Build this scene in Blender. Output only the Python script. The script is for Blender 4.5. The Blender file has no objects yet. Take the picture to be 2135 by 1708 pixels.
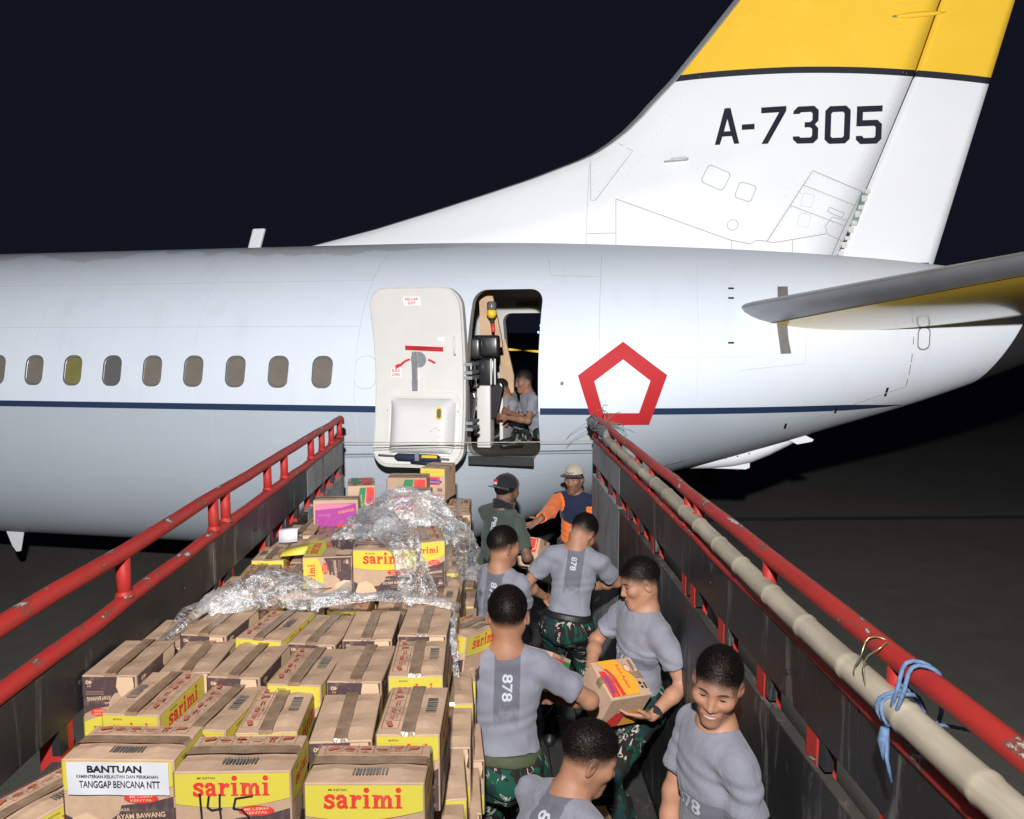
import bpy, bmesh, math, random
import numpy as np
from mathutils import Vector, Matrix, Euler
from mathutils.geometry import delaunay_2d_cdt
from mathutils.bvhtree import BVHTree

random.seed(7)
R = math.radians
scene = bpy.context.scene
COL = scene.collection

# ------------------------------------------------------------ camera
cam_d = bpy.data.cameras.new('camera')
cam_d.sensor_width = 36.0
cam_d.lens = 1650.0 / 2135.0 * 36.0
cam_d.clip_end = 3000.0
cam_d.clip_start = 0.05
cam = bpy.data.objects.new('camera', cam_d)
COL.objects.link(cam)
cam.location = (0, 0, 4.0)
cam.rotation_euler = (R(90 - 5.676), 0, R(-1.987))
scene.camera = cam

# ------------------------------------------------------------ night sky, camera flash, exposure
world = bpy.data.worlds.new('World')
scene.world = world
world.use_nodes = True
bg = world.node_tree.nodes['Background']
bg.inputs[0].default_value = (0.0058, 0.0072, 0.0130, 1)
bg.inputs[1].default_value = 1.0
# the one light: the photographer's flash, just above the camera (its glints and frontal shadows show in the photograph)
lamp_d = bpy.data.lights.new('camera_flash', 'POINT')
lamp_d.energy = 17600.0
lamp_d.shadow_soft_size = 0.06
lamp_d.color = (1.0, 0.99, 0.98)
lamp_d.use_nodes = True
_em = lamp_d.node_tree.nodes['Emission']
_fo = lamp_d.node_tree.nodes.new('ShaderNodeLightFalloff')
_fo.inputs['Strength'].default_value = 1.0
_fo.inputs['Smooth'].default_value = 240.0
lamp_d.node_tree.links.new(_fo.outputs['Quadratic'], _em.inputs['Strength'])
lamp = bpy.data.objects.new('camera_flash', lamp_d)
COL.objects.link(lamp)
lamp.location = (-0.05, -0.35, 4.85)
vs = scene.view_settings
vs.view_transform = 'Standard'
vs.look = 'None'
vs.exposure = 0.0
vs.gamma = 1.0
vs.use_curve_mapping = False

# ------------------------------------------------------------ small helpers
def tag(o, label=None, cat=None, group=None, kind=None):
    if label: o['label'] = label
    if cat: o['category'] = cat
    if group: o['group'] = group
    if kind: o['kind'] = kind
    return o

def empty(name, loc=(0, 0, 0), rot=(0, 0, 0)):
    o = bpy.data.objects.new(name, None)
    o.empty_display_size = 0.1
    o.location = loc
    o.rotation_euler = rot
    COL.objects.link(o)
    return o

def link(name, me, mats=None, parent=None):
    o = bpy.data.objects.new(name, me)
    COL.objects.link(o)
    if mats is not None:
        if not isinstance(mats, (list, tuple)): mats = [mats]
        if len(me.materials) == 0:
            for m in mats: me.materials.append(m)
    if parent is not None: o.parent = parent
    return o

def npmesh(name, V, F, smooth=True, matidx=None):
    """fast mesh from numpy verts and (n,3) or (n,4) faces"""
    V = np.asarray(V, np.float32); F = np.asarray(F, np.int32)
    me = bpy.data.meshes.new(name)
    n, k = F.shape
    me.vertices.add(len(V)); me.vertices.foreach_set('co', V.ravel())
    me.loops.add(n * k); me.loops.foreach_set('vertex_index', F.ravel())
    me.polygons.add(n)
    me.polygons.foreach_set('loop_start', np.arange(0, n * k, k, dtype=np.int32))
    me.polygons.foreach_set('loop_total', np.full(n, k, np.int32))
    me.polygons.foreach_set('use_smooth', np.full(n, smooth))
    if matidx is not None: me.polygons.foreach_set('material_index', np.asarray(matidx, np.int32))
    me.update(calc_edges=True)
    return me

class MB:
    """collects simple shapes into one mesh"""
    def __init__(s): s.v = []; s.f = []; s.m = []; s.sm = []
    def add(s, V, F, mi=0, smooth=False):
        b = len(s.v); s.v += [tuple(map(float, p)) for p in V]
        for f in F: s.f.append([i + b for i in f]); s.m.append(mi); s.sm.append(smooth)
    def box(s, x0, x1, y0, y1, z0, z1, mi=0, M=None):
        V = [(x, y, z) for x in (x0, x1) for y in (y0, y1) for z in (z0, z1)]
        if M is not None: V = [M @ Vector(p) for p in V]
        s.add(V, [(0, 1, 3, 2), (4, 6, 7, 5), (0, 4, 5, 1), (2, 3, 7, 6), (0, 2, 6, 4), (1, 5, 7, 3)], mi)
    def tube(s, pts, rad, n=10, mi=0, cap=True):
        pts = [Vector(p) for p in pts]
        if not isinstance(rad, (list, tuple, np.ndarray)): rad = [rad] * len(pts)
        V = []; F = []; up = None
        for i, p in enumerate(pts):
            d = (pts[min(i + 1, len(pts) - 1)] - pts[max(i - 1, 0)]).normalized()
            if up is None:
                up = Vector((0, 0, 1)) if abs(d.z) < 0.9 else Vector((1, 0, 0))
            a = (up - d * up.dot(d)).normalized(); b = d.cross(a); up = a
            for k in range(n):
                t = 2 * math.pi * k / n
                V.append(p + (a * math.cos(t) + b * math.sin(t)) * rad[i])
        for i in range(len(pts) - 1):
            for k in range(n):
                F.append((i * n + k, i * n + (k + 1) % n, (i + 1) * n + (k + 1) % n, (i + 1) * n + k))
        s.add(V, F, mi, True)
        if cap:
            b = len(s.v) - len(V)
            s.f.append([b + k for k in range(n)][::-1]); s.m.append(mi); s.sm.append(False)
            s.f.append([b + (len(pts) - 1) * n + k for k in range(n)]); s.m.append(mi); s.sm.append(False)
    def prism(s, poly, M, t, mi=0):
        """poly (x,z) in local plane, extruded along local y by t, M places it"""
        n = len(poly)
        V = [M @ Vector((p[0], 0, p[1])) for p in poly] + [M @ Vector((p[0], t, p[1])) for p in poly]
        F = [list(range(n)), list(range(2 * n - 1, n - 1, -1))] + [(i, i + n, (i + 1) % n + n, (i + 1) % n) for i in range(n)]
        s.add(V, F, mi)
    def mesh(s, name):
        me = bpy.data.meshes.new(name)
        me.from_pydata(s.v, [], s.f)
        me.polygons.foreach_set('material_index', s.m)
        me.polygons.foreach_set('use_smooth', s.sm)
        me.update()
        return me
    def build(s, name, mats, parent=None, bevel=0):
        me = s.mesh(name)
        if bevel: bev(me, bevel)
        return link(name, me, mats, parent)

def bev(me, w, seg=2):
    bm = bmesh.new(); bm.from_mesh(me)
    bmesh.ops.recalc_face_normals(bm, faces=bm.faces)
    ed = [e for e in bm.edges if len(e.link_faces) == 2 and e.calc_face_angle(0) > 0.6]
    bmesh.ops.bevel(bm, geom=ed, offset=w, segments=seg, affect='EDGES', profile=0.6)
    bm.to_mesh(me); bm.free(); me.update()

def inside(P, poly):
    P = np.asarray(P, float); poly = np.asarray(poly, float)
    x, y = P[:, 0], P[:, 1]; r = np.zeros(len(P), bool); j = len(poly) - 1
    for i in range(len(poly)):
        xi, yi = poly[i]; xj, yj = poly[j]
        c = ((yi > y) != (yj > y)) & (x < (xj - xi) * (y - yi) / ((yj - yi) + 1e-15) + xi)
        r ^= c; j = i
    return r

def resample(poly, step):
    out = []
    n = len(poly)
    for i in range(n):
        a = np.array(poly[i], float); b = np.array(poly[(i + 1) % n], float)
        k = max(1, int(np.ceil(np.linalg.norm(b - a) / step)))
        for t in range(k): out.append(a + (b - a) * t / k)
    return np.array(out)

def sheet(outer, holes=(), step=0.06, grid=None):
    """2-d triangulation of an outline with holes; returns pts (n,2), tris, list of hole index rings"""
    rings = [resample(outer, step)] + [np.array(h, float) for h in holes]
    V = []; E = []
    for r in rings:
        b = len(V); V += [tuple(p) for p in r]; E += [(b + i, b + (i + 1) % len(r)) for i in range(len(r))]
    ring = np.array(V)
    if grid is None:
        lo = rings[0].min(0); hi = rings[0].max(0)
        gx = np.arange(lo[0] + step * .5, hi[0], step); gy = np.arange(lo[1] + step * .5, hi[1], step)
        G = np.array([(x, y) for x in gx for y in gy]).reshape(-1, 2)
    else: G = np.asarray(grid, float)
    if len(G):
        ok = inside(G, rings[0])
        for h in rings[1:]: ok &= ~inside(G, h)
        G = G[ok]
    if len(G):
        d = np.min(np.abs(G[:, None, :] - ring[None]).max(-1), 1) if len(G) * len(ring) < 4e7 else np.ones(len(G))
        G = G[d > step * .35]
        V += [tuple(p) for p in G]
    vo, eo, fo, ov, oe, of = delaunay_2d_cdt([Vector(p) for p in V], E, [], 0, 1e-7)
    P = np.array([(p.x, p.y) for p in vo]); T = np.array([f for f in fo if len(f) == 3], int)
    c = P[T].mean(1)
    ok = inside(c, rings[0])
    for h in rings[1:]: ok &= ~inside(c, h)
    T = T[ok]
    a = P[T[:, 1]] - P[T[:, 0]]; b = P[T[:, 2]] - P[T[:, 0]]
    ar = a[:, 0] * b[:, 1] - a[:, 1] * b[:, 0]
    T[ar < 0] = T[ar < 0][:, ::-1]
    T = T[np.abs(ar) > 1e-10]
    return P, T

def rrect(x0, x1, y0, y1, r, n=6):
    out = []
    for cx, cy, a0 in ((x1 - r, y1 - r, 0), (x0 + r, y1 - r, 90), (x0 + r, y0 + r, 180), (x1 - r, y0 + r, 270)):
        for k in range(n + 1):
            a = R(a0 + 90 * k / n); out.append((cx + r * math.cos(a), cy + r * math.sin(a)))
    return out

# ------------------------------------------------------------ material helpers
class NT:
    def __init__(s, name):
        s.m = bpy.data.materials.new(name); s.m.use_nodes = True
        s.t = s.m.node_tree; s.b = s.t.nodes['Principled BSDF']; s.out = s.t.nodes['Material Output']
    def n(s, typ, **kw):
        nd = s.t.nodes.new(typ)
        for k, v in kw.items(): setattr(nd, k, v)
        return nd
    def l(s, a, b): s.t.links.new(a, b)
    def val(s, sock, v):
        if isinstance(v, (int, float)): sock.default_value = v
        elif isinstance(v, tuple): sock.default_value = v if len(v) == 4 else (*v, 1)
        else: s.l(v, sock)
    def math(s, op, a, b=0.0, c=0.0, clamp=False):
        nd = s.n('ShaderNodeMath', operation=op, use_clamp=clamp)
        for i, v in enumerate((a, b, c)):
            if isinstance(v, (int, float)): nd.inputs[i].default_value = v
            else: s.l(v, nd.inputs[i])
        return nd.outputs[0]
    def mix(s, fac, a, b):
        nd = s.n('ShaderNodeMix', data_type='RGBA')
        s.val(nd.inputs[0], fac); s.val(nd.inputs[6], a); s.val(nd.inputs[7], b)
        return nd.outputs[2]
    def coords(s, kind='Object', scale=(1, 1, 1)):
        tc = s.n('ShaderNodeTexCoord'); mp = s.n('ShaderNodeMapping'); mp.inputs['Scale'].default_value = scale
        s.l(tc.outputs[kind], mp.inputs[0]); return mp.outputs[0]
    def noise(s, vec, scale, detail=4, rough=0.55, dist=0.0):
        nd = s.n('ShaderNodeTexNoise'); nd.inputs['Scale'].default_value = scale
        nd.inputs['Detail'].default_value = detail; nd.inputs['Roughness'].default_value = rough
        nd.inputs['Distortion'].default_value = dist
        if vec is not None: s.l(vec, nd.inputs['Vector'])
        return nd.outputs[0]
    def ramp(s, fac, stops, interp='LINEAR'):
        nd = s.n('ShaderNodeValToRGB'); cr = nd.color_ramp; cr.interpolation = interp
        while len(cr.elements) < len(stops): cr.elements.new(0.5)
        for e, (p, c) in zip(cr.elements, stops):
            e.position = p; e.color = (*c, 1) if len(c) == 3 else c
        s.l(fac, nd.inputs[0]); return nd.outputs[0]
    def step(s, x, lo, hi):
        nd = s.n('ShaderNodeMapRange', clamp=True); nd.inputs[1].default_value = lo; nd.inputs[2].default_value = hi
        s.l(x, nd.inputs[0]); return nd.outputs[0]
    def bump(s, h, strength=0.2, dist=0.01):
        nd = s.n('ShaderNodeBump'); nd.inputs['Strength'].default_value = strength; nd.inputs['Distance'].default_value = dist
        s.l(h, nd.inputs['Height']); s.l(nd.outputs[0], s.b.inputs['Normal'])
    def done(s, col=None, rough=0.5, metal=0.0, spec=0.5, coat=0.0):
        if col is not None: s.val(s.b.inputs['Base Color'], col)
        s.val(s.b.inputs['Roughness'], rough); s.val(s.b.inputs['Metallic'], metal)
        s.b.inputs['Specular IOR Level'].default_value = spec
        if coat: s.b.inputs['Coat Weight'].default_value = coat; s.b.inputs['Coat Roughness'].default_value = 0.08
        return s.m

def flat(name, col, rough=0.55, metal=0.0, var=0.12, scale=18, bump=0.0, spec=0.4, kind='Object'):
    t = NT(name); v = t.coords(kind); n = t.noise(v, scale, 5, 0.6)
    f = t.step(n, 0.3, 0.7)
    c = t.mix(f, tuple(x * (1 - var) for x in col), tuple(min(1, x * (1 + var)) for x in col))
    if bump: t.bump(n, bump, 0.004)
    return t.done(c, rough, metal, spec)

M = {}
# ------------------------------------------------------------ lettering (built-in font turned into mesh data once)
_dg_objs = []
TEXT = {}
def prepare_texts(strings):
    made = []
    for (s, bold) in strings:
        cu = bpy.data.curves.new('lettering', 'FONT'); cu.body = s; cu.size = 1.0
        cu.offset = bold; cu.resolution_u = 3; cu.align_x = 'CENTER'
        cu.space_line = 1.05
        o = bpy.data.objects.new('lettering', cu); COL.objects.link(o); made.append((s, o, cu))
    dg = bpy.context.evaluated_depsgraph_get()
    for s, o, cu in made:
        me = bpy.data.meshes.new_from_object(o.evaluated_get(dg))
        me.calc_loop_triangles()
        V = np.array([v.co[:2] for v in me.vertices]); T = np.array([t.vertices[:] for t in me.loop_triangles])
        a = V[T[:, 1]] - V[T[:, 0]]; b = V[T[:, 2]] - V[T[:, 0]]
        ar = a[:, 0] * b[:, 1] - a[:, 1] * b[:, 0]
        T[ar < 0] = T[ar < 0][:, ::-1]
        lo, hi = V.min(0), V.max(0)
        V = (V - (lo + hi) / 2)
        TEXT[s] = (V, T, hi - lo)
        bpy.data.meshes.remove(me); bpy.data.objects.remove(o); bpy.data.curves.remove(cu)

def text2d(s, w=None, h=None):
    """lettering scaled to width w and / or height h, centred on 0"""
    V, T, d = TEXT[s]
    sx = w / d[0] if w else h / d[1]; sy = h / d[1] if h else w / d[0]
    return V * [sx, sy], T

def refine(P, T, step):
    P = [tuple(p) for p in P]; T = [tuple(t) for t in T]
    for _ in range(6):
        mid = {}; out = []; any_ = False
        def mp(i, j):
            k = (min(i, j), max(i, j))
            if k not in mid:
                mid[k] = len(P); P.append(tuple((np.array(P[i]) + np.array(P[j])) / 2))
            return mid[k]
        longe = lambda i, j: sum((a - b) ** 2 for a, b in zip(P[i], P[j])) > step * step
        for t in T:
            L = [longe(t[i], t[(i + 1) % 3]) for i in range(3)]
            if not any(L): out.append(t); continue
            any_ = True
            ks = [i for i in range(3) if L[i]]
            if len(ks) == 3:
                a, b, c = (mp(t[i], t[(i + 1) % 3]) for i in range(3))
                out += [(t[0], a, c), (a, t[1], b), (c, b, t[2]), (a, b, c)]
            elif len(ks) == 1:
                i = ks[0]; m = mp(t[i], t[(i + 1) % 3]); o = t[(i + 2) % 3]
                out += [(t[i], m, o), (m, t[(i + 1) % 3], o)]
            else:
                j = [i for i in range(3) if not L[i]][0]; A, B, Cc = t[j], t[(j + 1) % 3], t[(j + 2) % 3]
                m1 = mp(B, Cc); m2 = mp(Cc, A)
                out += [(A, B, m1), (A, m1, m2), (m2, m1, Cc)]
        T = out
        if not any_: break
    return np.array(P), np.array(T)

prepare_texts([('KELUAR\nEXIT', .02), ('BUKA\nOPEN', .02), ('BANTUAN', .035), ('KEMENTERIAN KELAUTAN DAN PERIKANAN', .012), ('TANGGAP BENCANA NTT', .014),
               ('MI INSTAN', .01), ('MI LEBIH\nKENYAL', .01), ('RASA', .01), ('AYAM BAWANG', .02), ('ISI', .01), ('40', .03), ('878', .02), ('8\n7\n8', .02), ('MIN', .01), ('Kari Ayam', .02), ('Indomie', .03), ('20', .02), ('PB878', .02), ('Ayam Spesial', .01)])

# ------------------------------------------------------------ ground
def ground_material():
    t = NT('apron_asphalt'); v = t.coords('Object')
    big = t.noise(v, 0.18, 5, 0.6); fine = t.noise(v, 40, 6, 0.7); mid = t.noise(v, 2.2, 5, 0.6, 0.5)
    f = t.math('ADD', t.math('MULTIPLY', big, 0.6), t.math('MULTIPLY', mid, 0.4))
    c = t.ramp(f, [(0.3, (0.062, 0.058, 0.052)), (0.5, (0.084, 0.079, 0.070)), (0.72, (0.110, 0.103, 0.092))])
    c = t.mix(t.math('MULTIPLY', t.step(fine, 0.35, 0.75), 0.35), c, (0.03, 0.03, 0.03))
    t.bump(fine, 0.35, 0.01)
    return t.done(c, 0.9, 0, 0.25)
M['ground'] = ground_material()
M['joint'] = flat('joint_sealant', (0.018, 0.018, 0.018), 0.9)
g = MB(); g.add([(-900, -60, 0), (900, -60, 0), (900, 1500, 0), (-900, 1500, 0)], [(0, 1, 2, 3)])
ground = g.build('ground', M['ground']); tag(ground, kind='structure')
for (x0, y0, x1, y1, w) in [(-60, 16.6, 60, 16.2, .30), (-60, 23.5, 60, 23.2, .05), (3, 9, 9.5, 60, .05), (14, 9, 25, 60, .05), (-60, 34, 60, 33.6, .06)]:
    d = Vector((x1 - x0, y1 - y0, 0)).normalized(); nn = Vector((-d.y, d.x, 0)) * w / 2
    j = MB(); j.add([Vector((x0, y0, .004)) - nn, Vector((x1, y1, .004)) - nn, Vector((x1, y1, .004)) + nn, Vector((x0, y0, .004)) + nn], [(0, 1, 2, 3)])
    j.build('pavement_joint', M['joint'], ground)

# ------------------------------------------------------------ airliner
air = empty('airliner', (0, 10.0, 3.111), (0, R(-0.206), R(-13.04)))
tag(air, 'white twin jet airliner tail with yellow fin, red pentagon and open rear door', 'airplane')

def paint(name, col, rough=0.28, var=0.03, dirt=0.10, coat=0.25):
    t = NT(name); v = t.coords('Object')
    n = t.noise(v, 0.9, 6, 0.6, 0.3); n2 = t.noise(t.coords('Object', (3, 3, 22)), 1.0, 4, 0.6)
    c = t.mix(t.step(n, 0.3, 0.7), tuple(x * (1 - var) for x in col), tuple(min(1, x * (1 + var)) for x in col))
    c = t.mix(t.math('MULTIPLY', t.step(n2, 0.58, 0.8), dirt), c, tuple(x * .72 for x in col))
    nb = t.noise(v, 2.6, 2, 0.5); t.bump(nb, 0.05, 0.02)
    return t.done(c, max(rough, .6), 0, 0.15, 0)

def hull_paint():
    t = NT('fuselage_paint'); v = t.coords('Object')
    sp = t.n('ShaderNodeSeparateXYZ'); t.l(v, sp.inputs[0]); x, y, z = sp.outputs
    n = t.noise(v, 0.8, 6, 0.6, 0.3); n2 = t.noise(t.coords('Object', (1.2, 1.2, 0.25)), 3.0, 5, 0.6)
    wht = t.mix(t.step(n, 0.3, 0.7), (0.665, 0.725, 0.825), (0.695, 0.75, 0.84))
    gry = t.mix(t.step(n, 0.3, 0.7), (0.42, 0.47, 0.53), (0.45, 0.50, 0.555))
    c = t.mix(t.step(z, 0.068, 0.070), gry, wht)
    # aft of the stabiliser the whole cone is white, belly streaks of soot
    aft = t.math('MULTIPLY', t.step(x, 2.6, 4.2), t.step(z, -0.5, 0.0))
    c = t.mix(t.math('MULTIPLY', aft, 0.55), c, (0.76, 0.79, 0.83))
    c = t.mix(t.math('MULTIPLY', t.step(n2, 0.55, 0.8), 0.16), c, (0.42, 0.42, 0.42))
    # grime with ragged edge along the crown
    cr = t.math('ADD', z, t.math('MULTIPLY', t.noise(t.coords('Object', (1.0, 0.4, 0.4)), 1.1, 5, 0.6), 0.55))
    crm = t.math('MULTIPLY', t.step(cr, 2.10, 2.12), t.step(x, 0.4, -0.4))
    c = t.mix(t.math('MULTIPLY', crm, 0.5), c, (0.40, 0.40, 0.40))
    # bare dark exhaust end, cut on the slant
    k = t.math('SUBTRACT', x, t.math('MULTIPLY', z, 0.5))
    c = t.mix(t.step(k, 5.41, 5.42), c, (0.025, 0.025, 0.028))
    nb = t.math('ADD', t.noise(v, 2.2, 2, 0.5), t.math('MULTIPLY', t.noise(t.coords('Object', (1, .3, .3)), 6.5, 2, .5), .4)); t.bump(nb, 0.12, 0.02)
    return t.done(c, 0.60, 0, 0.22, 0.0)

def fin_paint():
    t = NT('fin_paint'); v = t.coords('Object')
    sp = t.n('ShaderNodeSeparateXYZ'); t.l(v, sp.inputs[0]); x, y, z = sp.outputs
    n = t.noise(v, 1.2, 6, 0.6, 0.3)
    wht = t.mix(t.step(n, 0.3, 0.7), (0.68, 0.695, 0.725), (0.71, 0.725, 0.75))
    yel = t.mix(t.step(n, 0.3, 0.7), (0.78, 0.47, 0.032), (0.82, 0.52, 0.045))
    xm = t.math('SUBTRACT', x, 3.4); k = t.math('ADD', z, t.math('MULTIPLY', t.math('MULTIPLY', xm, xm), 0.028))
    k = t.math('ADD', k, t.math('MULTIPLY', xm, 0.035))
    c = t.mix(t.step(k, 3.755, 3.757), wht, (0.018, 0.020, 0.028))
    c = t.mix(t.step(k, 3.825, 3.827), c, yel)
    nb = t.noise(v, 3.0, 2, 0.5); t.bump(nb, 0.05, 0.02)
    return t.done(c, 0.55, 0, 0.25, 0.0)

def stab_paint():
    t = NT('stabilizer_paint'); v = t.coords('Object')
    n = t.noise(v, 1.6, 5, 0.6, 0.4)
    c = t.mix(t.step(n, 0.3, 0.7), (0.66, 0.44, 0.035), (0.74, 0.50, 0.05))
    return t.done(c, 0.16, 0, 0.5, 0.5)

M['hull'] = hull_paint(); M['fin'] = fin_paint(); M['stab'] = stab_paint()
M['white_paint'] = paint('white_gloss_paint', (0.64, 0.65, 0.68))
M['stripe'] = paint('navy_stripe_paint', (0.020, 0.040, 0.095))
M['red_paint'] = paint('red_emblem_paint', (0.47, 0.028, 0.034), 0.35)
M['emblem_white'] = paint('emblem_white_paint', (0.71, 0.75, 0.81))
M['letter'] = flat('black_letter_paint', (0.014, 0.017, 0.026), .7, 0, .1, 4, 0, .15)
M['seam'] = flat('panel_seam', (0.22, 0.225, 0.235), 0.7)
M['seam_lt'] = flat('pale_panel_seam', (0.50, 0.53, 0.58), 0.7)
M['rivet'] = flat('rivet_heads', (0.30, 0.31, 0.32), 0.6)
M['metal'] = None
def metal_mat():
    t = NT('polished_leading_edge'); v = t.coords('Object', (1, 1, 1)); n = t.noise(v, 2.5, 5, 0.6)
    c = t.mix(t.step(n, 0.3, 0.7), (0.25, 0.26, 0.28), (0.33, 0.34, 0.36))
    return t.done(c, 0.42, 0.55, 0.5)
M['metal'] = metal_mat()
M['dark'] = flat('dark_rubber', (0.022, 0.022, 0.024), 0.7)
M['greymetal'] = flat('grey_metal', (0.30, 0.31, 0.33), 0.4, 0.5)
M['slot'] = flat('trim_slot_grey', (0.16, 0.155, 0.15), 0.6)
M['lining'] = flat('cabin_lining', (0.63, 0.62, 0.60), 0.45, 0, 0.03, 6)
M['lining_edge'] = flat('door_edge_seal', (0.50, 0.49, 0.47), 0.5, 0, 0.08)

SS = np.array([-14, -3, -1.6, -1.0, -0.2, 0.6, 1.4, 2.2, 3.0, 4.0, 5.0, 5.7, 6.15, 6.6])
ZT = np.array([1.98, 1.98, 1.98, 1.98, 1.97, 1.95, 1.915, 1.87, 1.82, 1.74, 1.63, 1.52, 1.40, 1.22])
ZB = np.array([-1.93, -1.93, -1.93, -1.91, -1.76, -1.45, -1.12, -0.84, -0.60, -0.28, 0.05, 0.32, 0.51, 0.74])
WY = np.array([1.88, 1.88, 1.88, 1.88, 1.88, 1.87, 1.82, 1.72, 1.56, 1.28, 0.93, 0.68, 0.50, 0.28])
def pch(x, xs, ys):
    x = np.asarray(x, float); dx = np.diff(xs); d = np.diff(ys) / dx
    m = np.zeros_like(ys); m[1:-1] = (d[1:] * dx[:-1] + d[:-1] * dx[1:]) / (dx[:-1] + dx[1:]); m[0] = d[0]; m[-1] = d[-1]
    i = np.clip(np.searchsorted(xs, x) - 1, 0, len(xs) - 2); h = xs[i + 1] - xs[i]; t = (x - xs[i]) / h
    return (2 * t**3 - 3 * t**2 + 1) * ys[i] + (t**3 - 2 * t**2 + t) * h * m[i] + (-2 * t**3 + 3 * t**2) * ys[i + 1] + (t**3 - t**2) * h * m[i + 1]
def hpar(s):
    zt, zb, w = pch(s, SS, ZT), pch(s, SS, ZB), pch(s, SS, WY)
    return (zt + zb) / 2, (zt - zb) / 2, w
def hullP(s, phi, off=0.0):
    s = np.asarray(s, float); phi = np.asarray(phi, float)
    zc, rz, w = hpar(s)
    return np.stack([s, -(w + off) * np.cos(phi), zc + (rz + off) * np.sin(phi)], -1)
def hullN(s, phi):
    e = 1e-3
    a = hullP(s + e, phi) - hullP(s - e, phi); b = hullP(s, phi + e) - hullP(s, phi - e)
    n = np.cross(a, b); n /= np.linalg.norm(n, axis=-1, keepdims=True) + 1e-12
    out = hullP(s, phi, .1) - hullP(s, phi); n *= np.sign((n * out).sum(-1, keepdims=True))
    return n
def phi_of(s, z):
    zc, rz, w = hpar(s); return np.arcsin(np.clip((np.asarray(z) - zc) / rz, -1, 1))
def on_hull(P2, off):
    """(s,z) -> point on the near side, off metres proud of the skin"""
    s = P2[:, 0]; ph = phi_of(s, P2[:, 1]); return hullP(s, ph) + hullN(s, ph) * off

def custom_normals(me, N):
    me.normals_split_custom_set_from_vertices([tuple(n) for n in N])

# openings in (s, z): doors and windows
DOOR = rrect(0.236, 0.985, -0.447, 1.325, 0.14, 6)
FDOOR = rrect(-0.06, 0.74, -0.50, 1.14, 0.14, 6)
WIN = [(-4.909 + .508 * i, 0.455) for i in range(-3, 8)]
def to_sp(poly, far=False):
    a = np.array(poly); ph = phi_of(a[:, 0], a[:, 1])
    if far: ph = math.pi - ph
    return np.stack([a[:, 0], ph * 1.9], -1)
holes = [to_sp(resample(DOOR, .08)), to_sp(resample(FDOOR, .08), True)]
WO = lambda x, z, k=1.0: rrect(x - .118 * k, x + .118 * k, z - .172 * k, z + .172 * k, .095 * k, 6)
for x, z in WIN: holes.append(to_sp(WO(x, z)))
lo, hi = -math.pi / 2 * 1.9, 1.5 * math.pi * 1.9
gs = np.concatenate([np.arange(-11.8, -7, .5), np.arange(-7, 6.58, .16)]); gp = np.linspace(lo, hi, 76)[1:-1]
G = np.array([(a, b) for a in gs for b in gp])
rect = []
for p in np.linspace(lo, hi, 76): rect.append((-12.2, p))
for s_ in gs: rect.append((s_, hi))
for p in np.linspace(hi, lo, 76): rect.append((6.6, p))
for s_ in gs[::-1]: rect.append((s_, lo))
P, T = sheet(rect, holes, step=.7, grid=G) if False else (None, None)
def sheet_raw(outer, holes, G, mind):
    V = [tuple(p) for p in outer]; E = [(i, (i + 1) % len(V)) for i in range(len(V))]
    ring = [np.array(outer)]
    for h in holes:
        b = len(V); V += [tuple(p) for p in h]; E += [(b + i, b + (i + 1) % len(h)) for i in range(len(h))]; ring.append(np.array(h))
    ok = np.ones(len(G), bool)
    for h in holes:
        c = h.mean(0); ok &= ~inside(G, c + (h - c) * 1.12)
    V += [tuple(p) for p in G[ok]]
    vo, eo, fo, *_ = delaunay_2d_cdt([Vector(p) for p in V], E, [], 0, 1e-6)
    P = np.array([(p.x, p.y) for p in vo]); T = np.array([f for f in fo if len(f) == 3], int)
    c = P[T].mean(1); ok = np.ones(len(T), bool)
    for h in holes: ok &= ~inside(c, h)
    T = T[ok]; a = P[T[:, 1]] - P[T[:, 0]]; b = P[T[:, 2]] - P[T[:, 0]]; ar = a[:, 0] * b[:, 1] - a[:, 1] * b[:, 0]
    T[ar < 0] = T[ar < 0][:, ::-1]; return P, T[np.abs(ar) > 1e-9]
P, T = sheet_raw(rect, holes, G, .05)
V = hullP(P[:, 0], P[:, 1] / 1.9); N = hullN(P[:, 0], P[:, 1] / 1.9)
me = npmesh('fuselage', V, T); custom_normals(me, N)
fus = link('fuselage', me, M['hull'], air)

def draped(name, outer, mat, off=0.004, holes=(), step=.07, parent=None, maxstep=None):
    P, T = sheet(outer, holes, step); V = on_hull(P, off); me = npmesh(name, V, T)
    custom_normals(me, hullN(P[:, 0], phi_of(P[:, 0], P[:, 1]))); return link(name, me, mat, parent or air)

# navy waterline stripe
zs = lambda s: 0.070 + 0.0 * s
ss = np.concatenate([np.linspace(-12, 4.4, 60), np.linspace(4.45, 4.78, 6)])
wd = np.where(ss < 4.2, .034, .034 * np.clip((4.82 - ss) / .62, .05, 1))
for a_, b_ in ((-13, .222), (1.0, 9)):
    st = MB(); V = []; F = []; sel = [(s_, w_) for s_, w_ in zip(ss, wd) if a_ < s_ < b_]
    if a_ < 0: sel.append((.222, .034))
    else: sel.insert(0, (1.0, .034))
    for s_, w_ in sel:
        for k, dz in enumerate((-w_, 0, w_)): V.append(on_hull(np.array([[s_, .070 + dz]]), .004)[0])
    for i in range(len(sel) - 1):
        for k in range(2): F.append((i * 3 + k, i * 3 + 3 + k, i * 3 + 4 + k, i * 3 + 1 + k))
    st.add(V, F, 0, True); st.build('waterline_stripe', M['stripe'], air)
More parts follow.
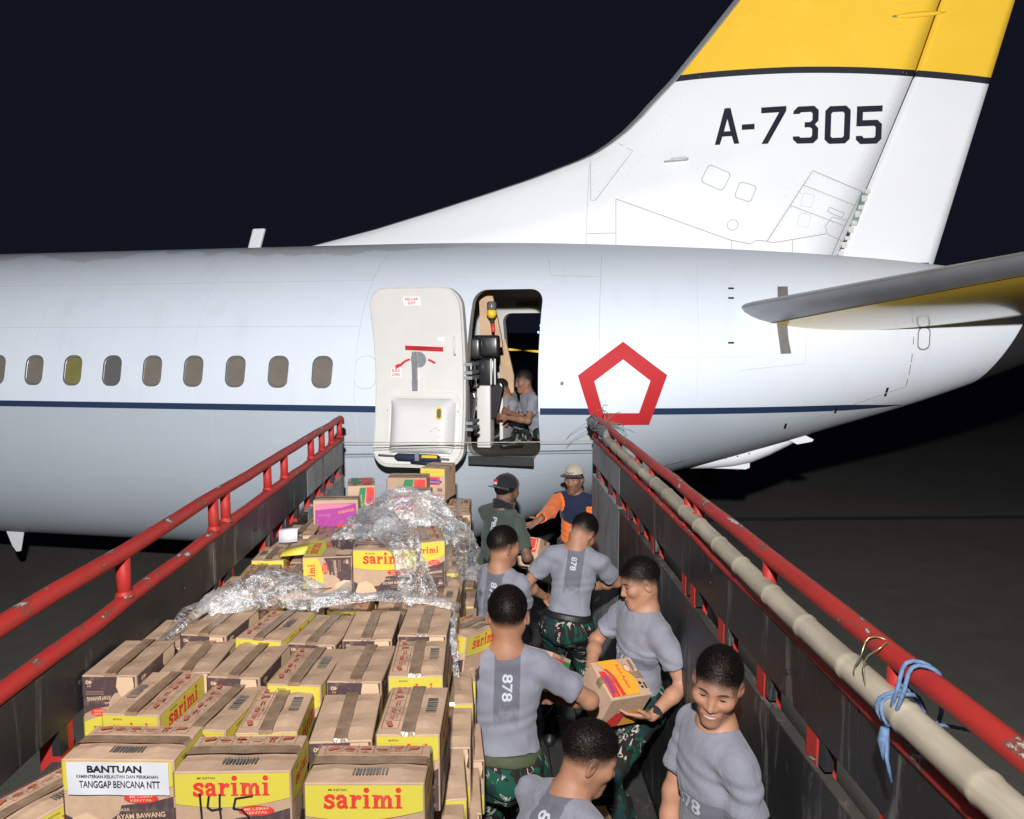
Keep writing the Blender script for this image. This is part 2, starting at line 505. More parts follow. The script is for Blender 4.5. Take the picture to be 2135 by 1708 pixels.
# red pentagon roundel
po = [(1.826, .773), (2.264, .443), (2.089, -.071), (1.537, -.072), (1.385, .438)]
pi_ = [(1.83, .597), (2.101, .386), (1.989, .055), (1.636, .056), (1.548, .381)]
draped('pentagon_emblem', po, M['red_paint'], .008, [resample(pi_, .08)], .08)
draped('pentagon_center', pi_, M['emblem_white'], .008, (), .08)
# black alignment marks
for x, z, w, h in [(2.891, 1.308, .058, .018), (2.887, 1.207, .058, .018), (2.882, .76, .058, .018), (4.521, .238, .028, .10), (4.016, .045, .026, .075), (3.503, -.127, .026, .065)]:
    draped('registration_mark', [(x - w / 2, z - h / 2), (x + w / 2, z - h / 2), (x + w / 2, z + h / 2), (x - w / 2, z + h / 2)], M['letter'], .005, (), .2)
# stabiliser trim slots
draped('trim_slot', [(3.35, 1.20), (3.455, 1.20), (3.46, 1.325), (3.356, 1.325)], M['slot'], .006, (), .2)
draped('trim_slot', [(3.33, .95), (3.34, .85), (3.372, .648), (3.475, .652), (3.445, .8), (3.432, .963)], M['slot'], .006, (), .2)
# cabin windows
M['pane'] = []
for i, (c, r_) in enumerate([((.20, .175, .145), .12), ((.22, .20, .07), .1), ((.13, .125, .13), .1)]):
    t = NT('window_shade_%d' % i); v = t.coords('Object'); n = t.noise(v, 5, 3)
    M['pane'].append(t.done(t.mix(t.step(n, .3, .7), tuple(x * .85 for x in c), c), .5, 0, .4, .8))
M['winframe'] = flat('window_frame_metal', (0.20, 0.21, 0.22), .35, .5)
for i, (x, z) in enumerate(WIN):
    a = np.array(WO(x, z)); b = np.array(WO(x, z, .87)); n = len(a)
    A = on_hull(a, .003); B = on_hull(a, -.03); Cc = on_hull(b, -.022)
    m = MB(); m.add(np.concatenate([A, B, Cc]), [(k, (k + 1) % n, n + (k + 1) % n, n + k) for k in range(n)] + [(n + k, n + (k + 1) % n, 2 * n + (k + 1) % n, 2 * n + k) for k in range(n)], 0, True)
    wf = m.build('window', M['winframe'], air)
    P2, T2 = sheet(WO(x, z, .99), (), .1)
    link('pane', npmesh('pane', on_hull(P2, -.026), T2), M['pane'][{4: 1, 5: 2}.get(i, 0)], wf)

# seam lines on fuselage
def seam_line(pts, w=.006, mat='seam_lt', off=.003, surf=None, name='panel_seam', parent=None):
    pts = np.array(pts, float); q = resample(pts, .1)[: -1] if False else None
    out = []
    for i in range(len(pts) - 1):
        k = max(1, int(np.linalg.norm(pts[i + 1] - pts[i]) / .12))
        out += [pts[i] + (pts[i + 1] - pts[i]) * t / k for t in range(k)]
    out.append(pts[-1]); out = np.array(out)
    d = np.gradient(out, axis=0); d /= np.linalg.norm(d, axis=1, keepdims=True) + 1e-9; nn = np.stack([-d[:, 1], d[:, 0]], 1) * w / 2
    A = surf(out - nn, off) if surf else on_hull(out - nn, off); B = surf(out + nn, off) if surf else on_hull(out + nn, off)
    n = len(out); m = MB(); m.add(np.concatenate([A, B]), [(i, i + 1, n + i + 1, n + i) for i in range(n - 1)], 0, True)
    return m.build(name, M[mat], parent or air)
seam_line([(1.53, 1.80), (1.567, 1.434), (1.593, .764), (1.60, .3)], .007)
seam_line([(-.012, 1.45), (1.077, 1.404)], .014, 'emblem_white')
seam_line([(.955, 1.735), (1.031, 1.469), (1.576, 1.445)], .006)
seam_line([(-12, .95), (-.95, .94)], .005); seam_line([(-12, 1.45), (-.95, 1.45)], .004); seam_line([(-12, -.30), (.2, -.30)], .004)
for s_ in (-2.9, -4.95, -7.0): seam_line([(s_, 1.9), (s_, 1.2), (s_, .75)], .004); seam_line([(s_ + .25, .0), (s_ + .25, -.9), (s_ + .25, -1.5)], .004)
seam_line([(2.55, 1.6), (2.56, .9), (2.56, .2)], .004)
seam_line([(-.95, 1.9), (-.98, 1.0), (-.98, .2), (-.93, -.6)], .006)
seam_line([(4.717, .95), (4.717, .6), (4.72, .323), (4.759, .108)], .009, 'seam')
seam_line([(2.35, -.55), (3.329, -.223), (3.9, .0), (4.73, .30)], .010, 'seam_lt')
seam_line([(1.6, .62), (3.1, .62)], .004); seam_line([(3.62, .95), (3.62, .55), (3.1, .50), (2.95, .48)], .005)
seam_line([(-12, -.75), (.2, -.75), (2.2, -.42)], .006)
seam_line([(2.2, -.62), (2.46, -.54)], .012, 'seam')
seam_line([(2.1, 1.74), (3.2, 1.66)], .006, 'emblem_white')
ov = rrect(4.77, 4.88, .69, .90, .05, 5)
draped('access_hatch', rrect(4.757, 4.893, .675, .915, .06, 5), M['seam'], .004, [np.array(ov)], .3); 
# plugged window outline beside the open door, vent
po_ = WO(-.862, .455, 1.02); pin = WO(-.862, .455, .97)
draped('plugged_window', po_, M['seam_lt'], .003, [np.array(pin)], .3)
vt = MB(); c0 = on_hull(np.array([[1.227, .361]]), .0)[0]
vt.tube([c0 + [0, .0, 0], c0 + [0, -.02, -.004]], .017, 10); vt.build('drain_vent', M['greymetal'], air)
# ------------------------------------------------------------ fin and rudder
LEz = np.array([1.3, 1.98, 2.18, 2.38, 2.55, 2.72, 2.91, 2.99, 3.11, 3.24, 3.40, 3.52, 3.78, 4.23, 4.63, 6.9])
LEs = np.array([-2.40, -2.36, -1.44, -.67, -.05, .55, 1.13, 1.33, 1.53, 1.70, 1.87, 1.98, 2.24, 2.62, 2.95, 4.82])
sLE = lambda z: np.interp(z, LEz, LEs)
sTE = lambda z: 5.17 + .2464 * (np.asarray(z) - 1.6)
sHG = lambda z: np.interp(z, [1.3, 1.66, 2.67, 3.67, 4.4, 6.9], [3.98, 4.12, 4.51, 4.88, 5.10, 5.93])
def finH(s, z):
    s = np.asarray(s, float); z = np.asarray(z, float)
    x = np.maximum(s - sLE(z), 0); Tm = np.interp(z, [1.3, 2.0, 3.0, 4.6, 6.9], [.24, .20, .17, .13, .08])
    g = np.sqrt(1 - np.exp(-x / .55)) * np.interp(x, [0, .3, 2.2], [.35, .55, 1.0])
    return np.maximum(Tm * g * np.clip((sTE(z) + .06 - s) / 2.2, 0, 1) ** .8, .004)
def on_fin(P2, off): return np.stack([P2[:, 0], -finH(P2[:, 0], P2[:, 1]) - off, P2[:, 1]], -1)
FZ = np.unique(np.concatenate([np.linspace(1.3, 1.98, 5), np.linspace(1.98, 4.7, 70), np.linspace(4.7, 6.9, 14)]))
def fin_piece(name, a, b, mat, closeLE, nc=26, pw=1.7):
    u = np.linspace(0, 1, nc) ** pw; V = []
    for z in FZ:
        s0, s1 = a(z), b(z); s = s0 + (s1 - s0) * u
        V.append(np.stack([s, -finH(s, z), np.full(nc, z)], -1)); 
    near = np.array(V); far = near.copy(); far[..., 1] *= -1
    n = len(FZ); VV = np.concatenate([near.reshape(-1, 3), far.reshape(-1, 3)]); o = n * nc; F = []
    for i in range(n - 1):
        for k in range(nc - 1):
            p = i * nc + k; F.append((p, p + 1, p + nc + 1, p + nc)); F.append((o + p, o + p + nc, o + p + nc + 1, o + p + 1))
        F.append((i * nc, (i + 1) * nc, o + (i + 1) * nc, o + i * nc)); p = i * nc + nc - 1
        F.append((p, o + p, o + p + nc, p + nc))
    for k in range(nc - 1):
        p = (n - 1) * nc + k; F.append((p, p + 1, o + p + 1, o + p))
    me = npmesh(name, VV, F); return link(name, me, mat, air)
lew = lambda z: np.interp(z, [1.98, 3.0, 6.9], [.055, .085, .07])
fin_piece('fin', lambda z: sLE(z) + lew(z), lambda z: sHG(z) - .012, M['fin'], 0)
fin_piece('fin_leading_edge', sLE, lambda z: sLE(z) + lew(z) - .002, M['metal'], 1, 8, 1.5)
rud = fin_piece('rudder', lambda z: sHG(z) + .012, sTE, M['fin'], 0, 12, 1.0)
def on_fin_piece(name, poly, mat, off=.004, holes=(), step=.12):
    P, T = sheet(poly, holes, step); return link(name, npmesh(name, on_fin(P, off), T), mat, air)
# registration A-7305
GL = {'A': ([(0, 0), (.14, 0), (.205, .22), (.455, .22), (.52, 0), (.66, 0), (.41, 1), (.25, 1)], [[(.245, .36), (.415, .36), (.33, .70)]]),
      '-': ([(0, .40), (.34, .40), (.34, .55), (0, .55)], []),
      '7': ([(0, 1), (0, .84), (.47, .84), (.02, 0), (.19, 0), (.66, .87), (.66, 1)], []),
      '3': ([(0, .80), (0, .88), (.12, 1), (.54, 1), (.66, .88), (.66, .60), (.57, .5), (.66, .40), (.66, .12), (.54, 0), (.12, 0), (0, .12), (0, .20), (.16, .20), (.20, .16), (.46, .16), (.50, .20), (.50, .38), (.44, .43), (.30, .43), (.30, .57), (.44, .57), (.50, .62), (.50, .80), (.46, .84), (.20, .84), (.16, .80)], []),
      '0': ([(.12, 0), (.54, 0), (.66, .12), (.66, .88), (.54, 1), (.12, 1), (0, .88), (0, .12)], [[(.20, .16), (.46, .16), (.50, .20), (.50, .80), (.46, .84), (.20, .84), (.16, .80), (.16, .20)]]),
      '5': ([(0, 1), (.66, 1), (.66, .84), (.16, .84), (.16, .63), (.54, .63), (.66, .51), (.66, .12), (.54, 0), (.12, 0), (0, .12), (0, .22), (.16, .22), (.20, .16), (.46, .16), (.50, .20), (.50, .43), (.46, .47), (0, .47)], [])}
for ch, s0 in zip('A-7305', (2.76, 3.055, 3.263, 3.61, 3.95, 4.285)):
    o_, h_ = GL[ch]; mp = lambda q: [(s0 + x * .41, 3.0 - .039 * (s0 - 2.76) + y * .41) for x, y in q]
    on_fin_piece('registration_letter', mp(o_), M['letter'], .005, [np.array(mp(h)) for h in h_], .12)
# skin seams, hatches and rivets of the fin
fs = lambda pts, w=.006, mat='seam': seam_line(pts, w, mat, .004, on_fin)
fs([(1.319, 2.95), (1.299, 2.022), (1.30, 1.80)], .011, 'seam_lt'); fs([(1.33, 2.88), (1.345, 2.42), (1.40, 2.42), (1.828, 2.989), (1.661, 3.09)], .006)
fs([(1.30, 2.03), (1.645, 2.03)]); fs([(1.642, 2.426), (1.65, 1.80)], .006); fs([(1.642, 2.426), (2.954, 1.914), (3.182, 1.865), (3.244, 1.906), (3.359, 1.893), (3.427, 1.875), (4.013, 1.966)], .007)
fs([(3.359, 1.893), (3.836, 2.667), (4.37, 2.424)], .008); fs([(3.74, 2.51), (4.29, 2.28)]); fs([(3.60, 2.29), (4.20, 2.05)]); fs([(2.965, 1.913), (2.97, 1.70)]); fs([(3.641, 1.90), (3.641, 1.68)])
fs([(4.02, 1.965), (3.99, 2.05), (4.06, 2.15), (4.22, 2.11)]); fs([(4.02, 1.96), (4.22, 1.86)]); fs([(4.37, 2.424), (4.18, 2.0), (4.05, 1.67)], .010)
hatch = lambda cx, cz, w, h, a: [(cx + x * math.cos(a) - y * math.sin(a), cz + x * math.sin(a) + y * math.cos(a)) for x, y in rrect(-w, w, -h, h, min(w, h) * (.96 if abs(w - h) < 1e-6 else .4), 6)]
for cx, cz, w, h, a, m in [(2.777, 2.626, .14, .11, -.45, 'seam'), (3.108, 2.454, .10, .095, -.35, 'seam'), (2.976, 2.085, .062, .062, 0, 'seam'), (3.787, 2.34, .065, .075, -.2, 'seam_lt'), (3.759, 2.121, .065, .075, -.2, 'seam_lt'), (4.10, 2.20, .09, .03, -.42, 'seam')]:
    on_fin_piece('access_hatch', hatch(cx, cz, w, h, a), M[m], .004, [np.array(hatch(cx, cz, w - .006, h - .006, a))], .5)
riv = MB()
def rivets(pts, gap=.055, side=.022, r=.0045):
    pts = np.array(pts, float)
    for i in range(len(pts) - 1):
        d = pts[i + 1] - pts[i]; L = np.linalg.norm(d); nn = np.array([-d[1], d[0]]) / L
        for k in range(int(L / gap)):
            c = pts[i] + d * (k + .5) / max(1, int(L / gap)) + nn * side
            q = np.array([c + [r * math.cos(a), r * math.sin(a)] for a in np.arange(6) * math.pi / 3])
            riv.add(on_fin(q, .0045), [tuple(range(6))])
for pts, gap, sd in [([(1.642, 2.426), (2.954, 1.914)], .06, -.02), ([(1.642, 2.426), (2.954, 1.914)], .12, .03), ([(3.359, 1.893), (3.836, 2.667)], .06, -.02), ([(3.359, 1.893), (3.836, 2.667)], .06, .02), ([(3.836, 2.667), (4.37, 2.424)], .05, -.02), ([(3.74, 2.51), (4.29, 2.28)], .05, -.02), ([(3.6, 2.29), (4.2, 2.05)], .05, -.02), ([(3.427, 1.875), (4.013, 1.966)], .05, .022), ([(1.345, 2.42), (1.335, 2.88)], .07, -.03), ([(1.4, 2.42), (1.828, 2.989)], .07, .03), ([(1.65, 1.84), (1.642, 2.42)], .06, .03),
                     ([(2.97, 1.70), (2.965, 1.9)], .05, -.02), ([(3.641, 1.7), (3.641, 1.88)], .05, .02), ([(4.05, 1.67), (4.37, 2.424)], .05, .03), ([(4.37, 2.424), (5.0, 4.1)], .07, .05), ([(4.37, 2.424), (5.0, 4.1)], .07, .09), ([(2.36, 3.5), (3.2, 4.6)], .08, 0), ([(1.7, 2.6), (2.4, 3.55)], .09, .0), ([(4.0, 3.0), (3.62, 2.2)], .09, -.15), ([(4.6, 4.42), (4.95, 4.42)], .05, 0), ([(4.55, 4.15), (4.9, 4.15)], .05, 0), ([(4.15, 3.85), (4.5, 4.5)], .10, 0)]:
    rivets(pts, gap, sd)
rv = riv.build('rivets', M['rivet'], air); rv['kind'] = 'stuff'
# rudder hinge hardware, actuator fairing, pitot on fin, torn tape at the rudder foot
def fin_bump(name, s0, z0, s1, z1, r, mat):
    m = MB(); n = 9; pts = []; rr = []
    for k in range(n):
        t = k / (n - 1); s = s0 + (s1 - s0) * t; z = z0 + (z1 - z0) * t
        pts.append((s, -float(finH(s, z)) - r * .25, z)); rr.append(r * (math.sin(math.pi * min(1, .08 + t * .92)) ** .6 + .05))
    m.tube(pts, rr, 10); return m.build(name, mat, air)
fin_bump('actuator_fairing', 4.66, 4.285, 5.16, 4.30, .030, M['fin'])
fin_bump('actuator_fairing', 4.62, 4.29, 4.70, 4.288, .012, M['slot'])
pb = MB(); pb.prism([(2.19, 2.828), (2.45, 2.836), (2.47, 2.850), (2.27, 2.842)], Matrix.Translation((0, -.235, 0)), .12); pb.prism([(2.27, 2.845), (2.47, 2.853), (2.43, 2.870), (2.28, 2.862)], Matrix.Translation((0, -.225, 0)), .11)
pb.build('air_data_probe', M['greymetal'], air, .004)
M['teal'] = flat('bare_teal_primer', (0.16, 0.24, 0.23), .6)
on_fin_piece('hinge_gap', [(4.26, 2.06), (4.33, 2.05), (4.44, 2.40), (4.37, 2.42)], M['teal'], .007)
on_fin_piece('hinge_gap', [(4.16, 1.80), (4.20, 1.79), (4.27, 1.98), (4.24, 2.0)], M['dark'], .007)
for k in range(9):
    hb = MB(); z = 1.72 + k * .085; s = float(sHG(z)) + .02; hb.box(s - .02, s + .035, -float(finH(s, z)) - .012, -float(finH(s, z)), z, z + .045 + .02 * (k % 2)); hb.build('hinge_fitting', M['lining_edge'], air)
gp_ = MB(); gp_.box(4.38, 5.12, -.045, .045, 1.575, 1.63); gp_.build('rudder_foot_gap', M['dark'], air)

# ------------------------------------------------------------ tailplane (near side and its far twin)
def airfoil(n=22):
    x = (1 - np.cos(np.linspace(0, math.pi, n))) / 2
    t = .6 * (.2969 * np.sqrt(x) - .126 * x - .3516 * x**2 + .2843 * x**3 - .1015 * x**4); return x, t
def stab(side):
    x, t = airfoil(); n = len(x); D = np.linspace(-.9, 5.0, 26); U = []; Lw = []
    for d in D:
        c = 3.15 + (1.15 - 3.15) * max(d, -.3) / 5.0; th = .125 - .03 * d / 5
        le = np.array([3.04 + .70 * d, side * (1.50 + d), 1.115 + .118 * d])
        U.append(np.stack([le[0] + c * x, np.full(n, le[1]), le[2] + c * t * th / .12 * .62], -1))
        Lw.append(np.stack([le[0] + c * x, np.full(n, le[1]), le[2] - c * t * th / .12 * 1.02], -1))
    U = np.array(U); Lw = np.array(Lw); m = len(D)
    root = empty('tailplane'); root.parent = air
    def piece(name, k0u, k1u, k0l, k1l, mat):
        mb = MB()
        for A, a0, a1 in ((U, k0u, k1u), (Lw, k0l, k1l)):
            if a1 <= a0: continue
            w = a1 - a0 + 1; V = A[:, a0:a1 + 1].reshape(-1, 3)
            mb.add(V, [(i * w + k, i * w + k + 1, (i + 1) * w + k + 1, (i + 1) * w + k) for i in range(m - 1) for k in range(w - 1)], 0, True)
        b = len(mb.v); tipu = U[-1, k0u:k1u + 1]; tipl = Lw[-1, k0l:k1l + 1]
        mb.add(np.concatenate([tipu, tipl[::-1]]), [tuple(range(len(tipu) + len(tipl)))])
        return mb.build(name, mat, root)
    kl = 4
    piece('leading_edge', 0, kl, 0, kl, M['metal'])
    piece('skin', kl, n - 1, kl, n - 1, M['stab'])
    # seal strip between nose and skin
    s_ = MB(); L0 = Lw[:, kl] + [0, 0, -.004]; L1 = Lw[:, kl] + [.022, 0, -.0055]
    V = np.concatenate([L0, L1]); s_.add(V, [(i, i + 1, m + i + 1, m + i) for i in range(m - 1)]); s_.build('nose_seal', M['dark'], root)
    return root
stab(-1); stab(1)

# ------------------------------------------------------------ under-tail fairing, belly and crown antennas
fr = MB(); n = 26; prof = [(2.36, -.70, -.735), (2.55, -.66, -.765), (2.80, -.59, -.755), (3.05, -.53, -.72), (3.25, -.47, -.67), (3.45, -.42, -.58), (3.65, -.36, -.47), (3.80, -.31, -.38), (3.98, -.265, -.28)]
V = []
for s, zt, zb in prof:
    h = (zt - zb) / 2; w = .05 + min(.16, h * 1.6)
    for k in range(12):
        a = 2 * math.pi * k / 12; V.append((s, -.12 + w * math.cos(a), (zt + zb) / 2 + .03 + (h + .03) * math.sin(a)))
fr.add(V, [(i * 12 + k, i * 12 + (k + 1) % 12, (i + 1) * 12 + (k + 1) % 12, (i + 1) * 12 + k) for i in range(len(prof) - 1) for k in range(12)], 0, True)
fr.build('tail_skid_fairing', M['white_paint'], air)
bl = MB(); bl.prism([(2.62, -.745), (3.17, -.66), (3.235, -.665), (3.235, -.725), (3.19, -.745)], Matrix.Translation((0, -.20, 0)), .16); bl.build('skid_shoe', M['white_paint'], air, .012)
dm = MB(); dm.prism([(3.58, -.345), (3.80, -.30), (3.92, -.36), (3.90, -.385), (3.74, -.42)], Matrix.Translation((0, -.30, 0)), .02); dm.build('drain_mast', M['white_paint'], air, .006)
rl = MB(); rl.tube([(3.10, -.12, -.72), (3.10, -.12, -.765)], [.04, .02], 10); rl.build('beacon_lens', M['red_paint'], air)
for k in range(6):
    s = 2.56 + k * .13; q = MB(); zz = np.interp(s, [p[0] for p in prof], [(p[1] + p[2]) / 2 + .045 for p in prof])
    h = np.interp(s, [p[0] for p in prof], [(p[1] - p[2]) / 2 for p in prof]); w = .05 + min(.16, h * 1.6)
    q.tube([(s, -.12 - w * .97, zz), (s, -.12 - w * .97 - .006, zz)], .009, 8); q.build('screw_head', M['dark'], air)
an = MB(); an.prism([(-3.20, 1.93), (-3.10, 2.235), (-2.93, 2.235), (-3.03, 1.93)], Matrix.Translation((0, -.03, 0)), .06); an.build('blade_antenna', M['white_paint'], air, .02)
b2 = MB(); b2.prism([(-6.50, -1.80), (-6.70, -1.80), (-6.60, -2.05), (-6.54, -2.13), (-6.48, -2.12), (-6.40, -1.80)], Matrix.Translation((0, -.55, 0)), .03); b2.build('belly_antenna', M['white_paint'], air, .008)
# wing root fairing far below the tail, seen past the truck
wf_ = MB(); wf_.box(1.0, 1.9, .6, 1.1, -1.35, -1.30); wf_.build('service_panel', M['lining_edge'], air)
# ------------------------------------------------------------ door reveal, cabin, open door
def ring_strip(mb, A, B, mi=0, smooth=True):
    n = len(A); mb.add(np.concatenate([A, B]), [(k, (k + 1) % n, n + (k + 1) % n, n + k) for k in range(n)], mi, smooth)
def hull_in(poly, ins, far=False):
    a = np.array(poly); s = a[:, 0]; zc, rz, w = hpar(s); ph = np.arcsin(np.clip((a[:, 1] - zc) / rz, -1, 1))
    y = -(w - ins) * np.cos(ph); return np.stack([s, -y if far else y, a[:, 1]], -1)
dp = resample(DOOR, .08); fp = resample(FDOOR, .08)
rv_ = MB(); ring_strip(rv_, hull_in(dp, .0), hull_in(dp, .16)); rv_.build('door_frame', M['lining_edge'], air)
rv_ = MB(); ring_strip(rv_, hull_in(fp, .0, True), hull_in(fp, .22, True)); rv_.build('door_frame', M['lining'], air)
M['floor_in'] = flat('cabin_carpet', (0.085, 0.075, 0.06), .95, 0, .3, 30, .3)
M['black_leather'] = flat('black_leather', (0.018, 0.018, 0.021), .28, 0, .2, 20, .08, .6)
M['wood_panel'] = flat('tan_plywood', (0.52, 0.35, 0.21), .6, 0, .15, 5)
M['greyplate'] = flat('grey_plate', (0.36, 0.35, 0.32), .6)
M['yellow_plastic'] = flat('yellow_plastic', (0.80, 0.52, 0.03), .4)
M['red_plastic'] = flat('red_plastic', (0.62, 0.05, 0.04), .4)
M['red_ink'] = flat('red_ink', (0.60, 0.03, 0.04), .5)
M['white_label'] = flat('white_label', (0.80, 0.80, 0.79), .5, 0, .02)
# cabin: liner tube with both doors cut, bulkheads, floor
ls = np.linspace(-1.3, 1.7, 16); lph = np.linspace(-.9, math.pi + .9, 34)
def liner():
    G = np.array([(a, b * 1.9) for a in ls[1:-1] for b in lph[1:-1]])
    outer = [(ls[0], p * 1.9) for p in lph] + [(a, lph[-1] * 1.9) for a in ls[1:]] + [(ls[-1], p * 1.9) for p in lph[::-1][1:]] + [(a, lph[0] * 1.9) for a in ls[::-1][1:-1]]
    P, T = sheet_raw(outer, [to_sp(dp), to_sp(fp, True)], G, .05)
    s, ph = P[:, 0], P[:, 1] / 1.9; zc, rz, w = hpar(s)
    V = np.stack([s, -(w - .16) * np.cos(ph), zc + (rz) * np.sin(ph)], -1); V[:, 2] = np.minimum(V[:, 2], 1.62)
    return link('cabin_wall', npmesh('cabin_wall', V, T), M['lining'], air)
liner()
cf = MB(); cf.box(-1.3, 1.02, -1.53, 1.53, -.54, -.455); cf.box(1.022, 1.65, -1.15, 1.15, -.54, -.455); cf.build('cabin_floor', M['floor_in'], air)
for s in (-1.32, 1.72):
    ph = np.linspace(-.35, math.pi + .35, 26); V = hullP(np.full(26, s), ph, -.12); V[:, 2] = np.clip(V[:, 2], -.5, 1.6)
    bk = MB(); bk.add(np.concatenate([V - [.02, 0, 0], V + [.02, 0, 0]]), [tuple(range(26)), tuple(range(51, 25, -1))] + [(k, k + 26, (k + 1) % 26 + 26, (k + 1) % 26) for k in range(26)]); bk.build('bulkhead', M['lining'], air)
sp_ = MB(); sp_.box(.262, .945, -1.905, -1.865, -.485, -.40); sp_.build('sill_plate', M['dark'], air, .004)
ed = MB(); ed.tube([tuple(p) for p in hull_in([(.30, -.435), (.40, -.447), (.80, -.447), (.93, -.43)], -.006)], .007, 6); ed.build('sill_trim', M['greymetal'], air)
def pad(name, x0, x1, y0, y1, z0, z1, mat, parent=None, b=.03):
    m = MB(); m.box(x0, x1, y0, y1, z0, z1); o = m.build(name, mat, parent or air, b)
    for p in o.data.polygons: p.use_smooth = True
    return o
seat = empty('crew_seat'); seat.parent = air
pad('headrest', .10, .40, -1.02, -.90, .60, .84, M['black_leather'], seat, .035)
pad('headrest', -.02, .24, -1.22, -1.12, .58, .82, M['black_leather'], seat, .035)
pad('backrest', .13, .36, -1.0, -.86, .27, .585, M['black_leather'], seat, .035)
pad('backrest', -.02, .16, -1.22, -1.1, .25, .56, M['black_leather'], seat, .035)
for x in (.30, .345): pad('piping', x, x + .02, -1.015, -.995, .28, .575, M['lining'], seat, .008)
sq = MB(); sq.prism([(.24, -.14), (.36, -.10), (.44, .26), (.41, .31), (.27, .25)], Matrix.Translation((0, -.98, 0)), .10); sq.build('folded_seat', M['black_leather'], seat, .015)
sq = MB(); sq.prism([(-.02, -.26), (.14, -.22), (.20, .16), (.18, .22), (-.02, .18)], Matrix.Translation((0, -1.3, 0)), .10); sq.build('folded_seat', M['black_leather'], seat, .015)
pad('pedestal', .145, .30, -1.02, -.80, -.44, .27, M['lining'], seat, .01)
pad('partition', .32, .36, -.6, .9, -.45, .10, M['lining'], air, .005)
wd = MB(); wd.prism([(.10, 1.45), (.24, 1.40), (.36, .85), (.38, .70), (.12, .70)], Matrix.Translation((0, -.70, 0)), .05); wd.build('plywood_panel', M['wood_panel'], air)
wd = MB(); wd.prism([(.06, .75), (.16, .78), (.27, .30), (.27, -.42), (.12, -.42)], Matrix.Translation((0, .55, 0)), .05); wd.build('plywood_panel', M['wood_panel'], air)
# emergency lantern hanging inside
lan = empty('emergency_lantern'); lan.parent = air
lx, ly = .325, -1.02
m = MB(); m.tube([(lx, ly, 1.215), (lx, ly, 1.20), (lx, ly, 1.14), (lx, ly, 1.12)], [.035, .055, .055, .045], 14); m.build('lens', M['pane'][2], lan)
m = MB(); m.tube([(lx, ly, 1.12), (lx, ly, 1.07), (lx, ly, 1.03)], [.056, .058, .035], 14); m.build('body', M['yellow_plastic'], lan)
m = MB(); m.tube([(lx, ly, 1.03), (lx + .01, ly, .97)], [.026, .024], 10); m.build('grip', M['dark'], lan)
m = MB(); m.tube([(lx + .01, ly, .97), (lx + .015, ly, .90), (lx + .015, ly, .87)], [.024, .022, .016], 10); m.build('handle', M['red_plastic'], lan)
sg = MB(); sg.box(.19, .50, 1.16, 1.175, 1.225, 1.30); esg = sg.build('exit_sign', M['greyplate'], air)
def plane_text(name, s, cx, cz, w, h, yf, mat, parent):
    V, T = text2d(s, w, h); V3 = np.stack([V[:, 0] + cx, np.full(len(V), yf), V[:, 1] + cz], -1)
    return link(name, npmesh(name, V3, T, False), mat, parent)
plane_text('lettering', 'KELUAR\nEXIT', .345, 1.262, .16, .055, 1.155, M['red_ink'], esg)
# yellow barrier tape across far doorway
bt = MB()
for k in range(16):
    t0, t1 = k / 16, (k + 1) / 16; P0 = Vector((.03 + .75 * t0, 1.38, .625 - .05 * t0)); P1 = Vector((.03 + .75 * t1, 1.38, .625 - .05 * t1)); a0, a1 = k * .35, (k + 1) * .35
    q = lambda P, a: [P + Vector((0, math.sin(a) * .012, math.cos(a) * .016)), P - Vector((0, math.sin(a) * .012, math.cos(a) * .016))]
    bt.add(q(P0, a0) + q(P1, a1), [(0, 1, 3, 2)], 0, True)
bto = bt.build('barrier_tape', M['yellow_plastic']); bto.matrix_world = Matrix.Identity(4)
bto.location = air.location; bto.rotation_euler = air.rotation_euler
tag(bto, 'twisted yellow tape across the far cabin doorway', 'tape')

# open door, swung forward, lining to the camera
door = empty('open_door'); door.parent = air
DO = rrect(-.555, .345, -.405, 1.295, .17, 8)
dY = lambda z: -2.36 - .17 * ((np.asarray(z, float) - .42) / .87) ** 2
def on_door(P2, off=0.0): return np.stack([P2[:, 0], dY(P2[:, 1]) - off, P2[:, 1]], -1)
def door_piece(name, poly, mat, off=.003, holes=(), step=.1, thick=0, parent=None):
    P, T = sheet(poly, holes, step); V = on_door(P, off); mb = MB(); mb.add(V, T, 0, True)
    if thick:
        r = np.array(resample(poly, step)); ring_strip(mb, on_door(r, off), on_door(r, off - thick))
        mb.add(on_door(P, off - thick), T[:, ::-1], 0, True)
    return mb.build(name, mat, parent or door)
door_piece('shell', rrect(-.565, .355, -.43, 1.30, .18, 8), M['lining_edge'], -.03, (), .1, .10)
door_piece('inner_panel', rrect(-.545, .335, -.395, 1.285, .165, 8), M['lining'], .0, (), .1, .035)
def door_text(s, cx, cz, w, h, off=.009):
    V, T = text2d(s, w, h); V3 = on_door(V + [cx, cz], off); return link('lettering', npmesh('lettering', V3, T, False), M['red_ink'], door)
door_piece('placard', rrect(-.208, -.04, 1.128, 1.212, .004, 1), M['white_label'], .004, (), .2); door_text('KELUAR\nEXIT', -.124, 1.171, .13, .062)
door_piece('placard', rrect(-.39, -.285, .438, .528, .004, 1), M['white_label'], .004, (), .2); door_text('BUKA\nOPEN', -.337, .484, .085, .07)
door_piece('placard', rrect(.10, .165, .79, .83, .004, 1), M['white_label'], .004, (), .2)
door_piece('red_band', [(-.232, .705), (.146, .690), (.148, .733), (-.232, .748)], M['red_paint'], .012, (), .2, .012)
door_piece('handle_recess', [(-.105 + .078 * math.cos(a), .612 + .078 * math.sin(a)) for a in np.arange(20) * math.pi / 10], M['greymetal'], .005, (), .2)
